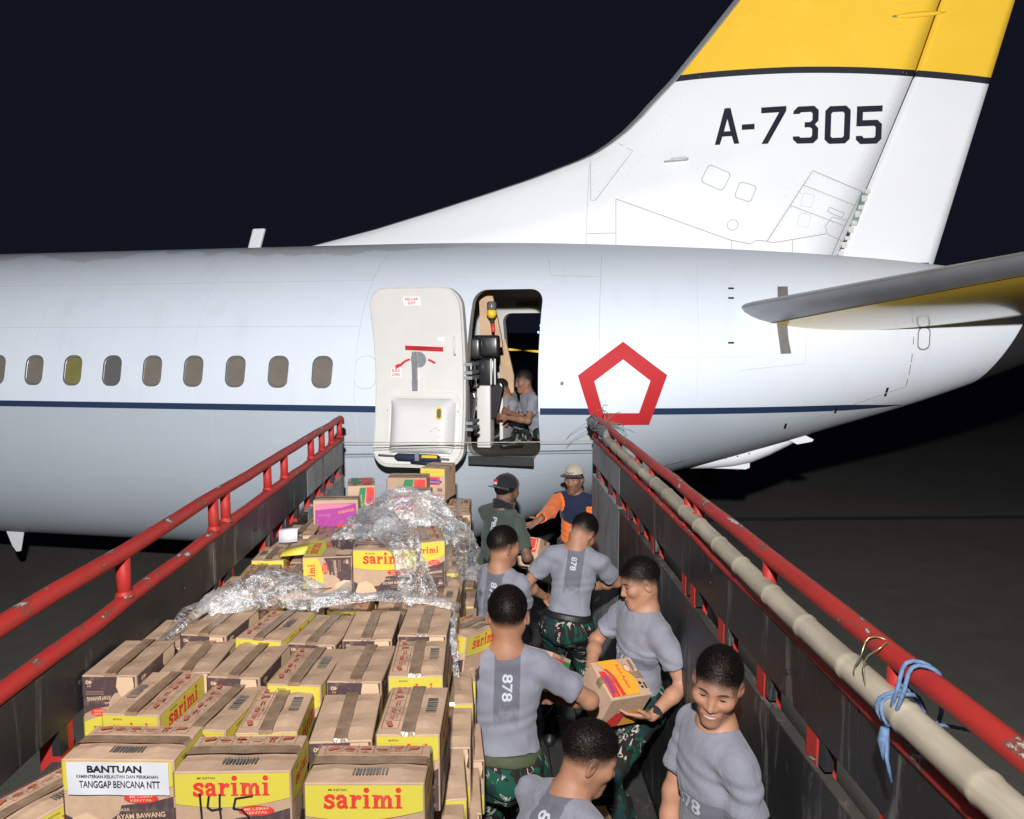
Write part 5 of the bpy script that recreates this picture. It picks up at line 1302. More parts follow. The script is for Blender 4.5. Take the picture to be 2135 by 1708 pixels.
def cloth_material(name, base, band=None, kind='shirt'):
    t = NT(name); at = t.n('ShaderNodeAttribute', attribute_name='tl'); sp = t.n('ShaderNodeSeparateXYZ'); t.l(at.outputs['Vector'], sp.inputs[0]); X, Y, Z = sp.outputs
    v = t.coords('Object'); n = t.noise(v, 6, 5, .6, .4); wv = t.noise(v, 420, 2, .5); n3 = t.noise(v, 26, 5, .65)
    c = t.mix(t.step(n, .3, .7), tuple(x * .90 for x in base), tuple(x * 1.07 for x in base))
    if band == 'back':
        b = t.math('MULTIPLY', t.math('MULTIPLY', t.step(X, -.050, -.046), t.step(X, .066, .062)), t.step(Y, .02, -.02)); fade = t.step(t.math('ADD', Z, t.math('MULTIPLY', t.math('SUBTRACT', n3, .5), .22)), .20, .27); c = t.mix(t.math('MULTIPLY', t.math('MULTIPLY', b, fade), .9), c, tuple(x * .52 for x in base))
    if band == 'front':
        b = t.math('MULTIPLY', t.math('MULTIPLY', t.step(Z, .205, .209), t.step(Z, .275, .271)), t.step(Y, -.02, .02)); c = t.mix(t.math('MULTIPLY', b, .8), c, tuple(x * .55 for x in base)); b2 = t.math('MULTIPLY', t.math('MULTIPLY', t.step(Z, .285, .29), t.step(Z, .325, .32)), t.step(Y, -.02, .02)); c = t.mix(t.math('MULTIPLY', b2, .35), c, tuple(x * 1.35 for x in base))
    if kind == 'orange':
        axx = t.math('ABSOLUTE', X); edge = t.math('SUBTRACT', Z, t.math('MULTIPLY', axx, -.55)); side = t.step(axx, .250, .246)
        navy = t.math('MULTIPLY', t.step(t.math('ADD', Z, t.math('MULTIPLY', axx, -.30)), .225, .23), side); c = t.mix(navy, c, (.012, .018, .045))
    fo = t.noise(t.coords('Object', (1, 1, .45)), 7, 3, .5, 1.6); t.bump(t.math('ADD', t.math('ADD', t.math('MULTIPLY', n3, .18), t.math('MULTIPLY', wv, .06)), t.math('MULTIPLY', fo, 1.2)), .55, .022); t.b.inputs['Sheen Weight'].default_value = .15
    return t.done(c, .85, 0, .2)
def camo_material():
    t = NT('woodland_camouflage'); v = t.coords('Object', (1, 1, .75)); n = t.noise(v, 5.5, 2, .5, 1.2); n2 = t.noise(v, 7.5, 2, .5, 1.6); mv = t.n('ShaderNodeMapping'); mv.inputs['Location'].default_value = (3, 7, 1); t.l(v, mv.inputs[0]); n3 = t.noise(mv.outputs[0], 10, 2, .45, 2.2); n4 = t.noise(mv.outputs[0], 4.5, 2, .5, 1.0)
    c = t.mix(t.step(n, .485, .495), (.010, .030, .022), (.008, .060, .038)); c = t.mix(t.step(n2, .50, .51), c, (.016, .012, .012)); c = t.mix(t.step(n4, .60, .61), c, (.010, .028, .030))
    pale = t.math('MULTIPLY', t.step(n3, .565, .575), t.step(n3, .625, .615)); pale = t.math('MULTIPLY', pale, t.step(n4, .56, .52)); c = t.mix(pale, c, (.40, .37, .33))
    t.bump(t.noise(t.coords('Object'), 30, 4, .6), .3, .004); return t.done(c, .85, 0, .2)
def hair_material():
    t = NT('short_black_hair'); v = t.coords('Object'); n = t.noise(v, 240, 3, .7); n2 = t.noise(v, 30, 4, .6)
    c = t.mix(t.step(n, .35, .7), (.006, .005, .005), (.022, .019, .018)); t.bump(t.math('ADD', n, t.math('MULTIPLY', n2, .6)), .9, .004); return t.done(c, 1.0, 0, .0)
M['hair'] = hair_material(); M['camo'] = camo_material(); M['boot'] = flat('black_boot_leather', (.012, .012, .013), .45, 0, .2, 20, .2); M['belt_green'] = flat('olive_web_belt', (.055, .065, .030), .7, 0, .15, 60); M['belt_black'] = flat('black_belt', (.012, .012, .013), .5)
GREY = (.225, .227, .272)
M['shirt_back'] = cloth_material('grey_tee_back_band', GREY, 'back'); M['shirt_front'] = cloth_material('grey_tee_front_band', GREY, 'front'); M['shirt_green'] = cloth_material('dark_green_tee', (.055, .070, .060)); M['jacket'] = cloth_material('orange_navy_jacket', (.78, .165, .028), None, 'orange'); M['trouser_dark'] = cloth_material('dark_trousers', (.014, .015, .020)); M['print_white'] = flat('white_shirt_print', (.46, .48, .53), .7, 0, .1, 60); M['cap_black'] = cloth_material('black_cap_cloth', (.014, .015, .018)); M['cap_beige'] = cloth_material('beige_cap_cloth', (.40, .365, .30)); M['scarf'] = cloth_material('black_scarf_cloth', (.013, .014, .018))
SK = {'a': (.42, .212, .132), 'b': (.36, .178, .108), 'c': (.155, .080, .052), 'd': (.245, .125, .078)}
def nrm3(v): return v / (np.linalg.norm(v, axis=1, keepdims=True) + 1e-12)
def nrm(v): v = np.array(v, float); return v / (np.linalg.norm(v) + 1e-9)
def rotz(a): a = R(a); return np.array([[math.cos(a), -math.sin(a), 0], [math.sin(a), math.cos(a), 0], [0, 0, 1]])
def rotx(a): a = R(a); return np.array([[1, 0, 0], [0, math.cos(a), -math.sin(a)], [0, math.sin(a), math.cos(a)]])
def roty(a): a = R(a); return np.array([[math.cos(a), 0, math.sin(a)], [0, 1, 0], [-math.sin(a), 0, math.cos(a)]])
def ik(S, W, l1, l2, hint):
    S = np.array(S, float); W = np.array(W, float); d = W - S; L = np.linalg.norm(d)
    if L > (l1 + l2) * .995: W = S + d / L * (l1 + l2) * .995; d = W - S; L = np.linalg.norm(d)
    u = d / L; a = (l1 * l1 - l2 * l2 + L * L) / (2 * L); hh = math.sqrt(max(l1 * l1 - a * a, 0)); h = np.array(hint, float); h = h - u * (h @ u); return S + u * a + nrm(h) * hh, W

def head_sdf(g, C, Rm, sc=1.0, smile=0.0, nb=None, hx=1.0, hj=1.0):
    q = lambda x, y, z: C + Rm @ (np.array([x * hx, y, z * (hj if z < -.03 else 1)]) * sc); s_ = sc
    g.ell(q(0, -.012, .030), np.array([.074 * hx, .094, .088]) * s_, Rm, .02); g.ell(q(0, .020, -.035), np.array([.061 * hx, .068, .074 * hj]) * s_, Rm, .03)
    for e in (-1, 1):
        g.cone(q(e * .046, -.008, -.050), q(e * .012, .060, -.098), .024 * s_, .020 * s_, .03); g.sph(q(e * (.040 + .002 * smile), .057 + .004 * smile, -.020 + .004 * smile), (.025 + .003 * smile) * s_, .03)
        g.cone(q(e * .012, .079, .024), q(e * .046, .064, .022), .012 * s_, .011 * s_, .02)
    g.sph(q(0, .071, -.099), .019 * s_, .025); g.ell(q(0, .073, -.068), np.array([.028 + .004 * smile, .020, .022]) * s_, Rm, .02)
    for e in (-1, 1): g.sph(q(e * .032, .098, .001), .0155 * s_, .012, 'sub')
    for e in (-1, 1): g.sph(q(e * .032, .0695, .001), .0140 * s_, .004)
    g.cone(q(0, .081, .012), q(0, .1005, -.033), .0078 * s_, .0112 * s_, .014)
    for e in (-1, 1): g.sph(q(e * .0130, .0895, -.036), .0092 * s_, .009)
    w = .018 + .007 * smile
    for e in (-1, 1):
        g.cone(q(0, .0905, -.0620 - .001 * smile), q(e * w, .082, -.066 + .004 * smile), .0060 * s_, .0035 * s_, .006); g.cone(q(0, .0890, -.0745), q(e * w, .081, -.068 + .004 * smile), .0070 * s_, .0035 * s_, .006)
        Re = Rm @ rotz(e * 22) @ rotx(-8); g.ell(q(e * .0785, -.012, -.008), np.array([.0085, .019, .032]) * s_, Re, .008); g.sph(q(e * .091, -.004, -.004), .012 * s_, .006, 'sub')
    if nb is not None: g.cone(q(0, -.024, -.055), nb, .053 * s_, .058 * s_, .025)

def hand_sdf(g, Wp, d, n, side, sc=1.0, curl=.5, spread=.0, thumb=.7):
    d = nrm(d); n = np.array(n, float); n = nrm(n - d * (n @ d)); s = np.cross(d, n) * side
    Rh = np.stack([s, d, n], 1); g.ell(Wp + d * .050 * sc, np.array([.040, .053, .017]) * sc, Rh, .016)
    for k, (o, L) in enumerate(((.032, .070), (.011, .080), (-.011, .075), (-.031, .058))):
        b = Wp + (d * .090 + s * o) * sc; dd = nrm(d + s * (o / .032) * spread); a1, a2 = curl * .6, curl * 1.5
        d1 = dd * math.cos(a1) + n * math.sin(a1); d2 = dd * math.cos(a2) + n * math.sin(a2); m = b + d1 * L * .55 * sc
        g.cone(b - dd * .012 * sc, m, .0092 * sc, .0084 * sc, .006); g.cone(m, m + d2 * L * .5 * sc, .0083 * sc, .0068 * sc, .004)
    b = Wp + (d * .022 + s * .030) * sc; td = nrm(d * .62 + s * thumb + n * .35); m = b + td * .038 * sc; g.cone(b, m, .0135 * sc, .0105 * sc, .012); g.cone(m, m + nrm(td + d * .35) * .032 * sc, .0102 * sc, .0080 * sc, .004)

def add_attr(me, name, A):
    at = me.attributes.new(name, 'FLOAT_VECTOR', 'POINT'); at.data.foreach_set('vector', np.asarray(A, np.float32).ravel())

def person(label, pel, yaw, lean=4, side=0, head=(0, 0, 0), armR=None, armL=None, footR=None, footL=None, tone='a', sc=1.0, shirt='shirt_back', pants='camo', hem=-.06, belt=None, hres=.0046, smile=0.0, cap=None, number=None, sleeve=.66, twist=0, floor=1.20, handR=None, handL=None, beard=0.0, neck_fwd=.25, group='men unloading the truck', seed=0, hairh=.010, crouch=False, kneehint=None, longneck=0.0, hx=1.0, hj=1.0, watch=0, bt=.68):
    root = empty('person', (pel[0], pel[1], floor)); tag(root, label, 'person', group)
    pel = np.array(pel, float); Rb = rotz(yaw); Rt = Rb @ roty(side) @ rotx(-lean); Rs = Rt @ rotz(twist)
    T = lambda x, y, z: pel + Rt @ (np.array([x, y, z]) * sc); Ts = lambda x, y, z: pel + Rt @ (np.array([0, 0, z]) * sc) + Rs @ (np.array([x, y, 0]) * sc)
    fwd = Rb @ np.array([0, 1, 0]); rgt = Rb @ np.array([1, 0, 0])
    nbase = T(0, -.015, .485); Rh = rotz(head[0]) @ rotx(-head[1]) @ roty(head[2]); up = nrm(Rt @ np.array([0, 0, 1]) * (1 - neck_fwd) + Rh @ np.array([0, .10, 1]) * .6 + np.array([0, 0, .35]))
    hs = sc * 1.07
    HC = nbase + up * (.158 + longneck) * sc + Rh @ np.array([0, .012, .008]) * sc
    J = {}
    for e, arm in ((1, armR), (-1, armL)):
        S = Ts(e * .160, -.008, .428); d = arm or {}
        Wt = np.array(d.get('w', S + np.array([0, 0, -.52]) * sc + rgt * e * .06 + fwd * .03)); hint = d.get('hint', -fwd * .8 + rgt * e * .5 - np.array([0, 0, .2]))
        E, Wt = ik(S, Wt, .285 * sc, .255 * sc, hint); J[e] = (S, E, Wt)
    # ---- skin
    pts = [HC, nbase] + [p for e in J for p in J[e]] + [J[e][2] + nrm(J[e][2] - J[e][1]) * .2 * sc for e in J]
    lo = np.min(pts, 0) - .15; hi = np.max(pts, 0) + .15; hi[2] = max(hi[2], HC[2] + .17); g = Grid(lo, hi, hres)
    for e in (-1, 1):
        S, E, Wt = J[e]; g.cone(nbase, S, .055 * sc, .050 * sc, .04); g.cone(S, E, .045 * sc, .039 * sc, .03); mid = E + (Wt - E) * .35; g.cone(E, mid, .040 * sc, .040 * sc, .02); g.cone(mid, Wt, .039 * sc, .026 * sc, .02)
        hd = (handR if e > 0 else handL) or {}; dd = nrm(Wt - E); hand_sdf(g, Wt, hd.get('d', dd), hd.get('n', -rgt * e), hd.get('side', 1), sc, hd.get('curl', .45), hd.get('spread', .05), hd.get('thumb', .6))
    g.cone(nbase, T(0, 0, .36), .07 * sc, .09 * sc, .04)
    head_sdf(g, HC, Rh, hs, smile, nbase + np.array([0, 0, -.01]), hx, hj)
    V, Q = g.mesh(); V_s, Q_s = V, Q; me = npmesh('body', V, Q); HL = ((V - HC) @ Rh) / hs; add_attr(me, 'hl', HL)
    body = link('body', me, skin_material('skin_%d' % seed, SK[tone], smile, True, beard), root); body.matrix_parent_inverse = Matrix.Translation(-root.location)
    def child(name, V, Q, mat, A=None):
        me = npmesh(name, V, Q)
        if A is not None: add_attr(me, 'tl', A)
        o = link(name, me, mat, root); o.matrix_parent_inverse = Matrix.Translation(-root.location); return o
    # ---- hair (or cap): the head field grown outwards above the hairline
    gh = Grid(HC - .15 * hs - .01, HC + .15 * hs + .01, max(hres, .0042)); head_sdf(gh, HC, Rh, hs, smile, None, hx, hj)
    X = np.stack(np.meshgrid(*gh.ax, indexing='ij'), -1).astype(np.float32) - HC.astype(np.float32); Lx = (X @ Rh.astype(np.float32)) / hs
    x, y, z = Lx[..., 0], Lx[..., 1], Lx[..., 2]
    if cap is None:
        rs = np.random.RandomState(seed + 5); tri = np.concatenate([Q_s[:, [0, 1, 2]], Q_s[:, [0, 2, 3]]]); L2 = HL
        kf = lambda L: L[:, 2] - np.where(L[:, 1] > 0, .33, .42) * L[:, 1] - .25 * np.maximum(.03 - np.abs(L[:, 0]), 0)
        ctr = L2[tri].mean(1); kc = kf(ctr); sel = (kc > -.010) & (ctr[:, 2] > -.06) & (np.abs(ctr).max(1) < .16); tri = tri[sel]; kc = kc[sel]; ctr = ctr[sel]
        a_, b_, c_ = V_s[tri[:, 0]], V_s[tri[:, 1]], V_s[tri[:, 2]]; nn = np.cross(b_ - a_, c_ - a_); ar = np.linalg.norm(nn, axis=1) + 1e-12; nn = nn / ar[:, None]; rad = ctr - [0, -.012, .02]; rad = (rad / np.linalg.norm(rad, axis=1, keepdims=True)) @ Rh.T
        nn = np.where(((nn * rad).sum(1) < 0)[:, None], -nn, nn); nn = nrm3(nn * .5 + rad * .5)
        ear = (np.abs(ctr[:, 0]) > .074 * hx) & (ctr[:, 2] < .03); wgt = ar * np.clip((kc + .010) / .05, 0, 1) * (~ear); N_ = 27000 if hres < .005 else 8000
        pk = rs.choice(len(tri), N_, p=wgt / wgt.sum()); u, v = rs.rand(N_), rs.rand(N_); fl = u + v > 1; u[fl], v[fl] = 1 - u[fl], 1 - v[fl]
        p0 = a_[pk] + (b_[pk] - a_[pk]) * u[:, None] + (c_[pk] - a_[pk]) * v[:, None]; ln = (.0015 + hairh * np.clip((kc[pk] - .012) / .05, 0, 1)) * rs.uniform(.6, 1.15, N_) * hs
        comb = Rh @ np.array([0, .5, .1]); dr = nrm3(nn[pk] + rs.normal(size=(N_, 3)) * .38 + comb * .25); sd = nrm3(np.cross(dr, rs.normal(size=(N_, 3)))) * (.0007 * hs)
        VH = np.concatenate([p0 - sd - nn[pk] * .001, p0 + sd - nn[pk] * .001, p0 + dr * ln[:, None]]); FH = np.stack([np.arange(N_), np.arange(N_) + N_, np.arange(N_) + 2 * N_], 1)
        hm = npmesh('hair', VH, FH, False); o = link('hair', hm, M['hair'], root); o.matrix_parent_inverse = Matrix.Translation(-root.location)
    else:
        gh.ell(HC + Rh @ np.array([0, -.008, .038]) * hs, np.array([.081, .101, .084]) * hs, Rh, .01)
        fl = -1 if cap.get('back') else 1; k = z - .10 * y * 1 ; gh.F = np.maximum(gh.F - .006, ((.030 if fl < 0 else .044) + .16 * y * (1.0 if fl > 0 else .6) - z) * .9)
        V, Q = gh.mesh(); L2 = ((V - HC) @ Rh) / hs; c_ = child('cap', V, Q, M[cap['mat']])
        # peak: curved plate
        m = MB(); n = 14; PV = []
        for i in range(n + 1):
            a = R(-62 + 124 * i / n)
            for j in range(5):
                rr = .084 + .062 * j / 4 * (math.cos(a) ** .5); px = rr * math.sin(a) * .95; py = fl * (.004 + rr * math.cos(a)) ; pz = (.056 if fl > 0 else .040) - .006 * j / 4 - .9 * px * px * 4 * .35 + (.0 if fl > 0 else -.012)
                PV.append(HC + Rh @ (np.array([px, py + (-.006), pz]) * hs))
        m.add(PV, [(i * 5 + j, (i + 1) * 5 + j, (i + 1) * 5 + j + 1, i * 5 + j + 1) for i in range(n) for j in range(4)], 0, True)
        o = m.build('peak', M[cap['peak']], c_); o.modifiers.new('t', 'SOLIDIFY').thickness = .004; o.matrix_parent_inverse = Matrix.Identity(4)
        if cap.get('logo'):
            m = MB(); gx = np.linspace(-.034, .034, 15); PV = []
            for i, xx in enumerate(gx):
                for dz in (-.0035, .0035):
                    zz = .072 + .007 * math.sin(i * 1.25) + dz; yy = -.008 + .101 * math.sqrt(max(.01, 1 - (xx / .081) ** 2 - ((zz - .038) / .084) ** 2)) + .0085; PV.append(HC + Rh @ (np.array([xx, yy, zz]) * hs))
            m.add(PV, [(2 * i, 2 * i + 2, 2 * i + 3, 2 * i + 1) for i in range(14)], 0, True); m.build('cap_logo', M['cap_black'], c_)
        sm_ = MB()
        for ang in (0, 60, 120):
            PV = [HC + Rh @ (np.array([.0815 * math.cos(b) * math.cos(R(ang)), -.008 + .1015 * math.cos(b) * math.sin(R(ang)), .038 + .0905 * math.sin(b)]) * hs) for b in np.linspace(.05, math.pi - .05, 19)]
            sm_.tube(PV, .0016, 5)
        sm_.tube([HC + Rh @ (np.array([0, -.008, .1275]) * hs), HC + Rh @ (np.array([0, -.008, .134]) * hs)], [.008, .005], 8); sm_.build('cap_seam', M[cap['mat']], c_); add_attr(c_.children[-1].data, 'tl', np.zeros((len(c_.children[-1].data.vertices), 3)))
        if cap.get('flag'):
            for (z0, z1, mt) in ((.060, .078, 'red_print2'), (.042, .060, 'print_white')):
                gx = np.linspace(-.030, .022, 6); PV = []
                for xx in gx:
                    for zz in (z0, z1):
                        yy = -.010 - .106 * math.sqrt(max(.01, 1 - (xx / .086) ** 2 - ((zz - .040) / .088) ** 2)) - .0095; PV.append(HC + Rh @ (np.array([xx, yy, zz]) * hs))
                m = MB(); m.add(PV, [(2 * i, 2 * i + 2, 2 * i + 3, 2 * i + 1) for i in range(5)], 0, True); m.build('flag_patch', M[mt], c_)
        gh2 = Grid(HC - .14 * hs, HC + .14 * hs, .0048); head_sdf(gh2, HC, Rh, hs, 0, None, hx, hj); X = np.stack(np.meshgrid(*gh2.ax, indexing='ij'), -1).astype(np.float32) - HC.astype(np.float32); Lx = (X @ Rh.astype(np.float32)) / hs
        k2 = Lx[..., 2] - .75 * Lx[..., 1]; gh2.F = gh2.F - np.where(k2 > .01, .004, -.01).astype(np.float32); V, Q = gh2.mesh(); L2 = ((V - HC) @ Rh) / hs; keep = ((L2[:, 2] - .75 * L2[:, 1])[Q].min(1) > .012) & (L2[Q][:, :, 2].max(1) < .06); child('hair', V, Q[keep], M['hair'])
    # ---- shirt
    pts = [T(0, 0, -.12), nbase] + [J[e][0] for e in J] + [J[e][1] for e in J] + ([J[e][2] for e in J] if sleeve > 1 else [])
    gs_ = Grid(np.min(pts, 0) - .17, np.max(pts, 0) + .17, 0.0075 if hres < .006 else .011)
    gs_.ell(T(0, .010, .35), np.array([.155, .108, .17]) * sc, Rs, .05); gs_.ell(T(0, .012, .16), np.array([.142, .108, .22]) * sc, Rt, .06); gs_.ell(T(0, .0, .0), np.array([.158, .116, .13]) * sc, Rt, .06)
    cuts = []
    for e in (-1, 1):
        S, E, Wt = J[e]; gs_.cone(Ts(e * .08, -.008, .448), S, .052 * sc, .056 * sc, .05); gs_.cone(nbase + Rt @ np.array([0, -.012, -.01]) * sc, Ts(e * .105, -.010, .448), .050 * sc, .048 * sc, .05)
        if sleeve <= 1:
            u = nrm(E - S); end = S + (E - S) * sleeve; gs_.cone(S, S + (E - S) * (sleeve + .2), 0.060 * sc, .068 * sc, .026, clip=[(end, u)]); cuts.append((end - u * .02, end + u * .06, .046 * sc))
        else:
            gs_.cone(S, E, .070 * sc, .062 * sc, .04); end = E + (Wt - E) * .93; u = nrm(Wt - E); gs_.cone(E, E + (Wt - E) * 1.1, .062 * sc, .046 * sc, .03, clip=[(end, u)]); gs_.cone(end - u * .02, end + u * .05, .036 * sc, .036 * sc, .004, 'sub')
    if True: pass
    gs_.plane(T(0, 0, hem), Rt @ np.array([0, 0, -1.0]))
    nd = nrm(HC - nbase); gs_.cone(nbase - nd * .005 + Rt @ np.array([0, .006, 0]), nbase + nd * .2, .063 * sc, .075 * sc, .012, 'sub')
    X = np.stack(np.meshgrid(*gs_.ax, indexing='ij'), -1).astype(np.float32) - pel.astype(np.float32); Lx = X @ Rt.astype(np.float32) / sc; x, y, z = Lx[..., 0], Lx[..., 1], Lx[..., 2]; p1 = seed * 1.7
    wr = .0032 * np.sin(26 * z + 7 * np.sin(7 * x + p1) + 5 * y + p1) * np.clip((.34 - z) / .25, .15, 1) + .0036 * np.sin(24 * (x * .8 + z * .6) + 4 * np.sin(13 * x - 8 * z + p1)) * np.clip(np.abs(x) * 6, .2, 1) + .0018 * np.sin(55 * (x * .5 - z * .5) + 5 * np.sin(21 * z + p1)) + .005 * np.sin(18 * x + 3 * np.sin(6 * z) + p1) * np.clip((.14 - z) / .2, 0, 1)
    gs_.F += 1.35 * wr.astype(np.float32); [gs_.cone(a_, b_, r_, r_, .003, 'sub') for a_, b_, r_ in cuts]; V, Q = gs_.mesh(); A = ((V - pel) @ Rt) / sc
    if shirt == 'jacket':
        for e in (-1, 1):
            for (p, q_, t0, rr) in ((J[e][0], J[e][1], .10, .090), (J[e][1], J[e][2], -.2, .085)):
                ba = q_ - p; tt = ((V - p) @ ba) / (ba @ ba); dd = np.linalg.norm(V - p - np.clip(tt, 0, 1)[:, None] * ba, axis=1); A[(tt > t0) & (dd < rr)] = [.3, 0, .1]
    sho = child('shirt' if sleeve <= 1 else 'jacket', V, Q, M[shirt], A)
    # collar ring
    ax1 = nrm(np.cross(nd, Rt @ np.array([1, 0, 0]))); ax2 = np.cross(nd, ax1); c0 = nbase + nd * .024 * sc + Rt @ np.array([0, .006, 0]) * sc; m = MB()
    m.tube([c0 + (ax1 * math.cos(a) + ax2 * math.sin(a)) * .0685 * sc + nd * (.012 * math.cos(a + math.pi) if True else 0) for a in np.linspace(0, 2 * math.pi, 25)], .0085 * sc, 8, cap=False); co = m.build('collar', M['scarf'] if cap and cap.get('scarf') else M[shirt] if shirt != 'jacket' else M['cap_black'], root); co.matrix_parent_inverse = Matrix.Translation(-root.location); add_attr(co.data, 'tl', np.zeros((len(co.data.vertices), 3)) + [0, 0, .9])
    if cap and cap.get('scarf'):
        m = MB(); 
        for kk in range(3): m.tube([c0 + (ax1 * math.cos(a) + ax2 * math.sin(a)) * (.076 + .006 * math.sin(a * 3 + kk)) * sc + nd * (.004 + .018 * kk + .008 * math.sin(a * 2 + kk)) for a in np.linspace(0, 2 * math.pi, 29)], .019, 8, cap=False)
        o = m.build('scarf', M['scarf'], root); o.matrix_parent_inverse = Matrix.Translation(-root.location); add_attr(o.data, 'tl', np.zeros((len(o.data.vertices), 3)))
    if number:
        bm = bmesh.new(); bm.from_mesh(sho.data); bv = BVHTree.FromBMesh(bm); bm.free()
        for (txt, cx, cz, w, h, rot, fr_) in number:
            P2, T2 = text2d(txt, w, h); c, q = math.cos(rot), math.sin(rot); P2 = np.stack([P2[:, 0] * c - P2[:, 1] * q + cx * (1 if fr_ < 0 else -1), P2[:, 0] * q + P2[:, 1] * c + cz], -1); P2, T2 = refine(P2, T2, .012); PV = []
            for px, pz in P2:
                o3 = T(px * (1 if fr_ < 0 else -1), fr_ * .5, pz); dr = Rt @ np.array([0, -fr_, 0.]); hit = bv.ray_cast(Vector(o3), Vector(dr)); PV.append(np.array(hit[0] if hit[0] else Vector(o3 + dr * .4)) - dr * .0022)
            o = link('shirt_number', npmesh('shirt_number', PV, T2, False), M['print_white'], root); o.matrix_parent_inverse = Matrix.Translation(-root.location)
    if watch:
        S, E, Wt = J[watch]; u = nrm(Wt - E); a1 = nrm(np.cross(u, [0, 0, 1])); a2 = np.cross(u, a1); c1 = Wt - u * .035; m = MB(); m.tube([c1 + (a1 * math.cos(a) + a2 * math.sin(a)) * .031 for a in np.linspace(0, 2 * math.pi, 19)], .0085, 8, cap=False); cc = c1 + nrm(a1 * .2 - np.array([0, .9, -.4])) * .034; m.tube([cc - np.array([0, .004, 0]), cc + np.array([0, .006, 0])], .018, 12); wo = m.build('wristwatch', M['dark'], root); wo.matrix_parent_inverse = Matrix.Translation(-root.location)
    # ---- trousers and boots
    feet = {1: footR, -1: footL}; gp = None; legs = {}
    for e in (-1, 1):
        Hj = T(e * .092, 0, -.03); ft = feet[e]; ank = np.array(ft, float) if ft is not None else np.array([pel[0] + rgt[0] * e * .11, pel[1] + rgt[1] * e * .11, floor + .09]); kn, ank = ik(Hj, ank, .43 * sc, .43 * sc, kneehint if kneehint is not None else fwd); legs[e] = (Hj, kn, ank)
    pts = [pel + np.array([0, 0, .12])] + [p for e in legs for p in legs[e]]; gp = Grid(np.min(pts, 0) - .18, np.max(pts, 0) + .18, .0105)
    gp.ell(T(0, 0, .01), np.array([.150, .112, .13]) * sc, Rt, .05); gp.ell(T(0, -.03, -.06), np.array([.155, .11, .10]) * sc, Rt, .05)
    for e in (-1, 1):
        Hj, kn, ank = legs[e]; gp.cone(Hj, kn, .098 * sc, .072 * sc, .04); m_ = kn + (ank - kn) * .4; gp.cone(kn, m_, .070 * sc, .070 * sc, .03); gp.cone(m_, kn + (ank - kn) * (bt + .06), .070 * sc, .060 * sc, .03)
    gp.plane(T(0, 0, .085), Rt @ np.array([0, 0, 1.0]))
    X = np.stack(np.meshgrid(*gp.ax, indexing='ij'), -1); x, y, z = X[..., 0], X[..., 1], X[..., 2]
    gp.F += (.0045 * np.sin(30 * z + 6 * np.sin(11 * x + p1) + 9 * y) + .004 * np.sin(21 * (x + z) + 5 * np.sin(14 * y - 9 * z + p1)) + .003 * np.sin(47 * z + 9 * np.sin(9 * y + p1))).astype(np.float32)
    V, Q = gp.mesh(); child('trousers', V, Q, M[pants], np.zeros((len(V), 3)))
    for e in (-1, 1):
        Hj, kn, ank = legs[e]; gb = Grid(ank - .24, np.maximum(ank, kn + (ank - kn) * .65) + .24, .010); toe = ank + fwd * .165 * sc; toe[2] = ank[2] - .055 * sc; heel = ank - fwd * .045; heel[2] = ank[2] - .052 * sc
        gb.cone(kn + (ank - kn) * bt, ank, .052 * sc, .046 * sc, .03); gb.cone(ank + np.array([0, 0, -.02]), toe - fwd * .04, .045 * sc, .040 * sc, .03); gb.cone(heel, toe, .038 * sc, .036 * sc, .03); gb.plane(ank + np.array([0, 0, -.088 * sc]), (0, 0, -1.0)); V, Q = gb.mesh(); child('boot', V, Q, M['boot'])
    if belt:
        gt = Grid(T(0, 0, .06) - .26, T(0, 0, .06) + .26, .009); gt.ell(T(0, 0, .01), np.array([.172, .130, .15]) * sc, Rt, .02); zz = T(0, 0, .07); gt.plane(zz, Rt @ np.array([0, 0, 1.0])); gt.plane(T(0, 0, .022), Rt @ np.array([0, 0, -1.0])); V, Q = gt.mesh(); child('belt', V, Q, M[belt])
    return root, dict(HC=HC, Rh=Rh, J=J, T=T, Rt=Rt)
M['red_print2'] = flat('red_flag_cloth', (.50, .02, .02), .8)
H3 = .0040
person('smiling man in grey shirt standing at the right board wall nearest the camera', (.815, 2.62, 2.155), 104, 3, 0, (153, 13, -8), longneck=.022, sc=.96, tone='a', shirt='shirt_front', number=[('878', -.02, .242, .13, .055, 0, 1), ('MIN', .075, .232, .035, .016, 0, 1)], smile=1.0, hres=H3, armL={'w': (.93, 2.34, 1.80), 'hint': (.3, .2, 0)}, armR={'w': (.60, 2.68, 1.78), 'hint': (-.3, .4, 0)}, seed=1, hx=0.98, hj=1.0, hem=-.10, footR=(.70, 2.72, 1.29), footL=(.83, 2.55, 1.29))
person('man in grey shirt at right wall holding yellow and red carton', (.835, 4.12, 2.035), 112, 2, -6, (100, 16, 0), tone='a', shirt='shirt_front', number=[('878', .0, .242, .15, .06, 0, 1), ('MIN', .095, .24, .035, .016, 0, 1)], hres=H3, armL={'w': (.825, 3.735, 2.095), 'hint': (.75, .2, -.5)}, armR={'w': (.56, 4.08, 2.18), 'hint': (-.2, .5, -.3)}, handL={'d': (-.95, .08, .02), 'n': (.0, .45, .88), 'curl': .30, 'spread': .08, 'side': -1}, watch=-1, seed=2, hx=0.95, hj=1.05, footR=(.74, 4.22, 1.29), footL=(.80, 3.88, 1.29), hem=-.10)
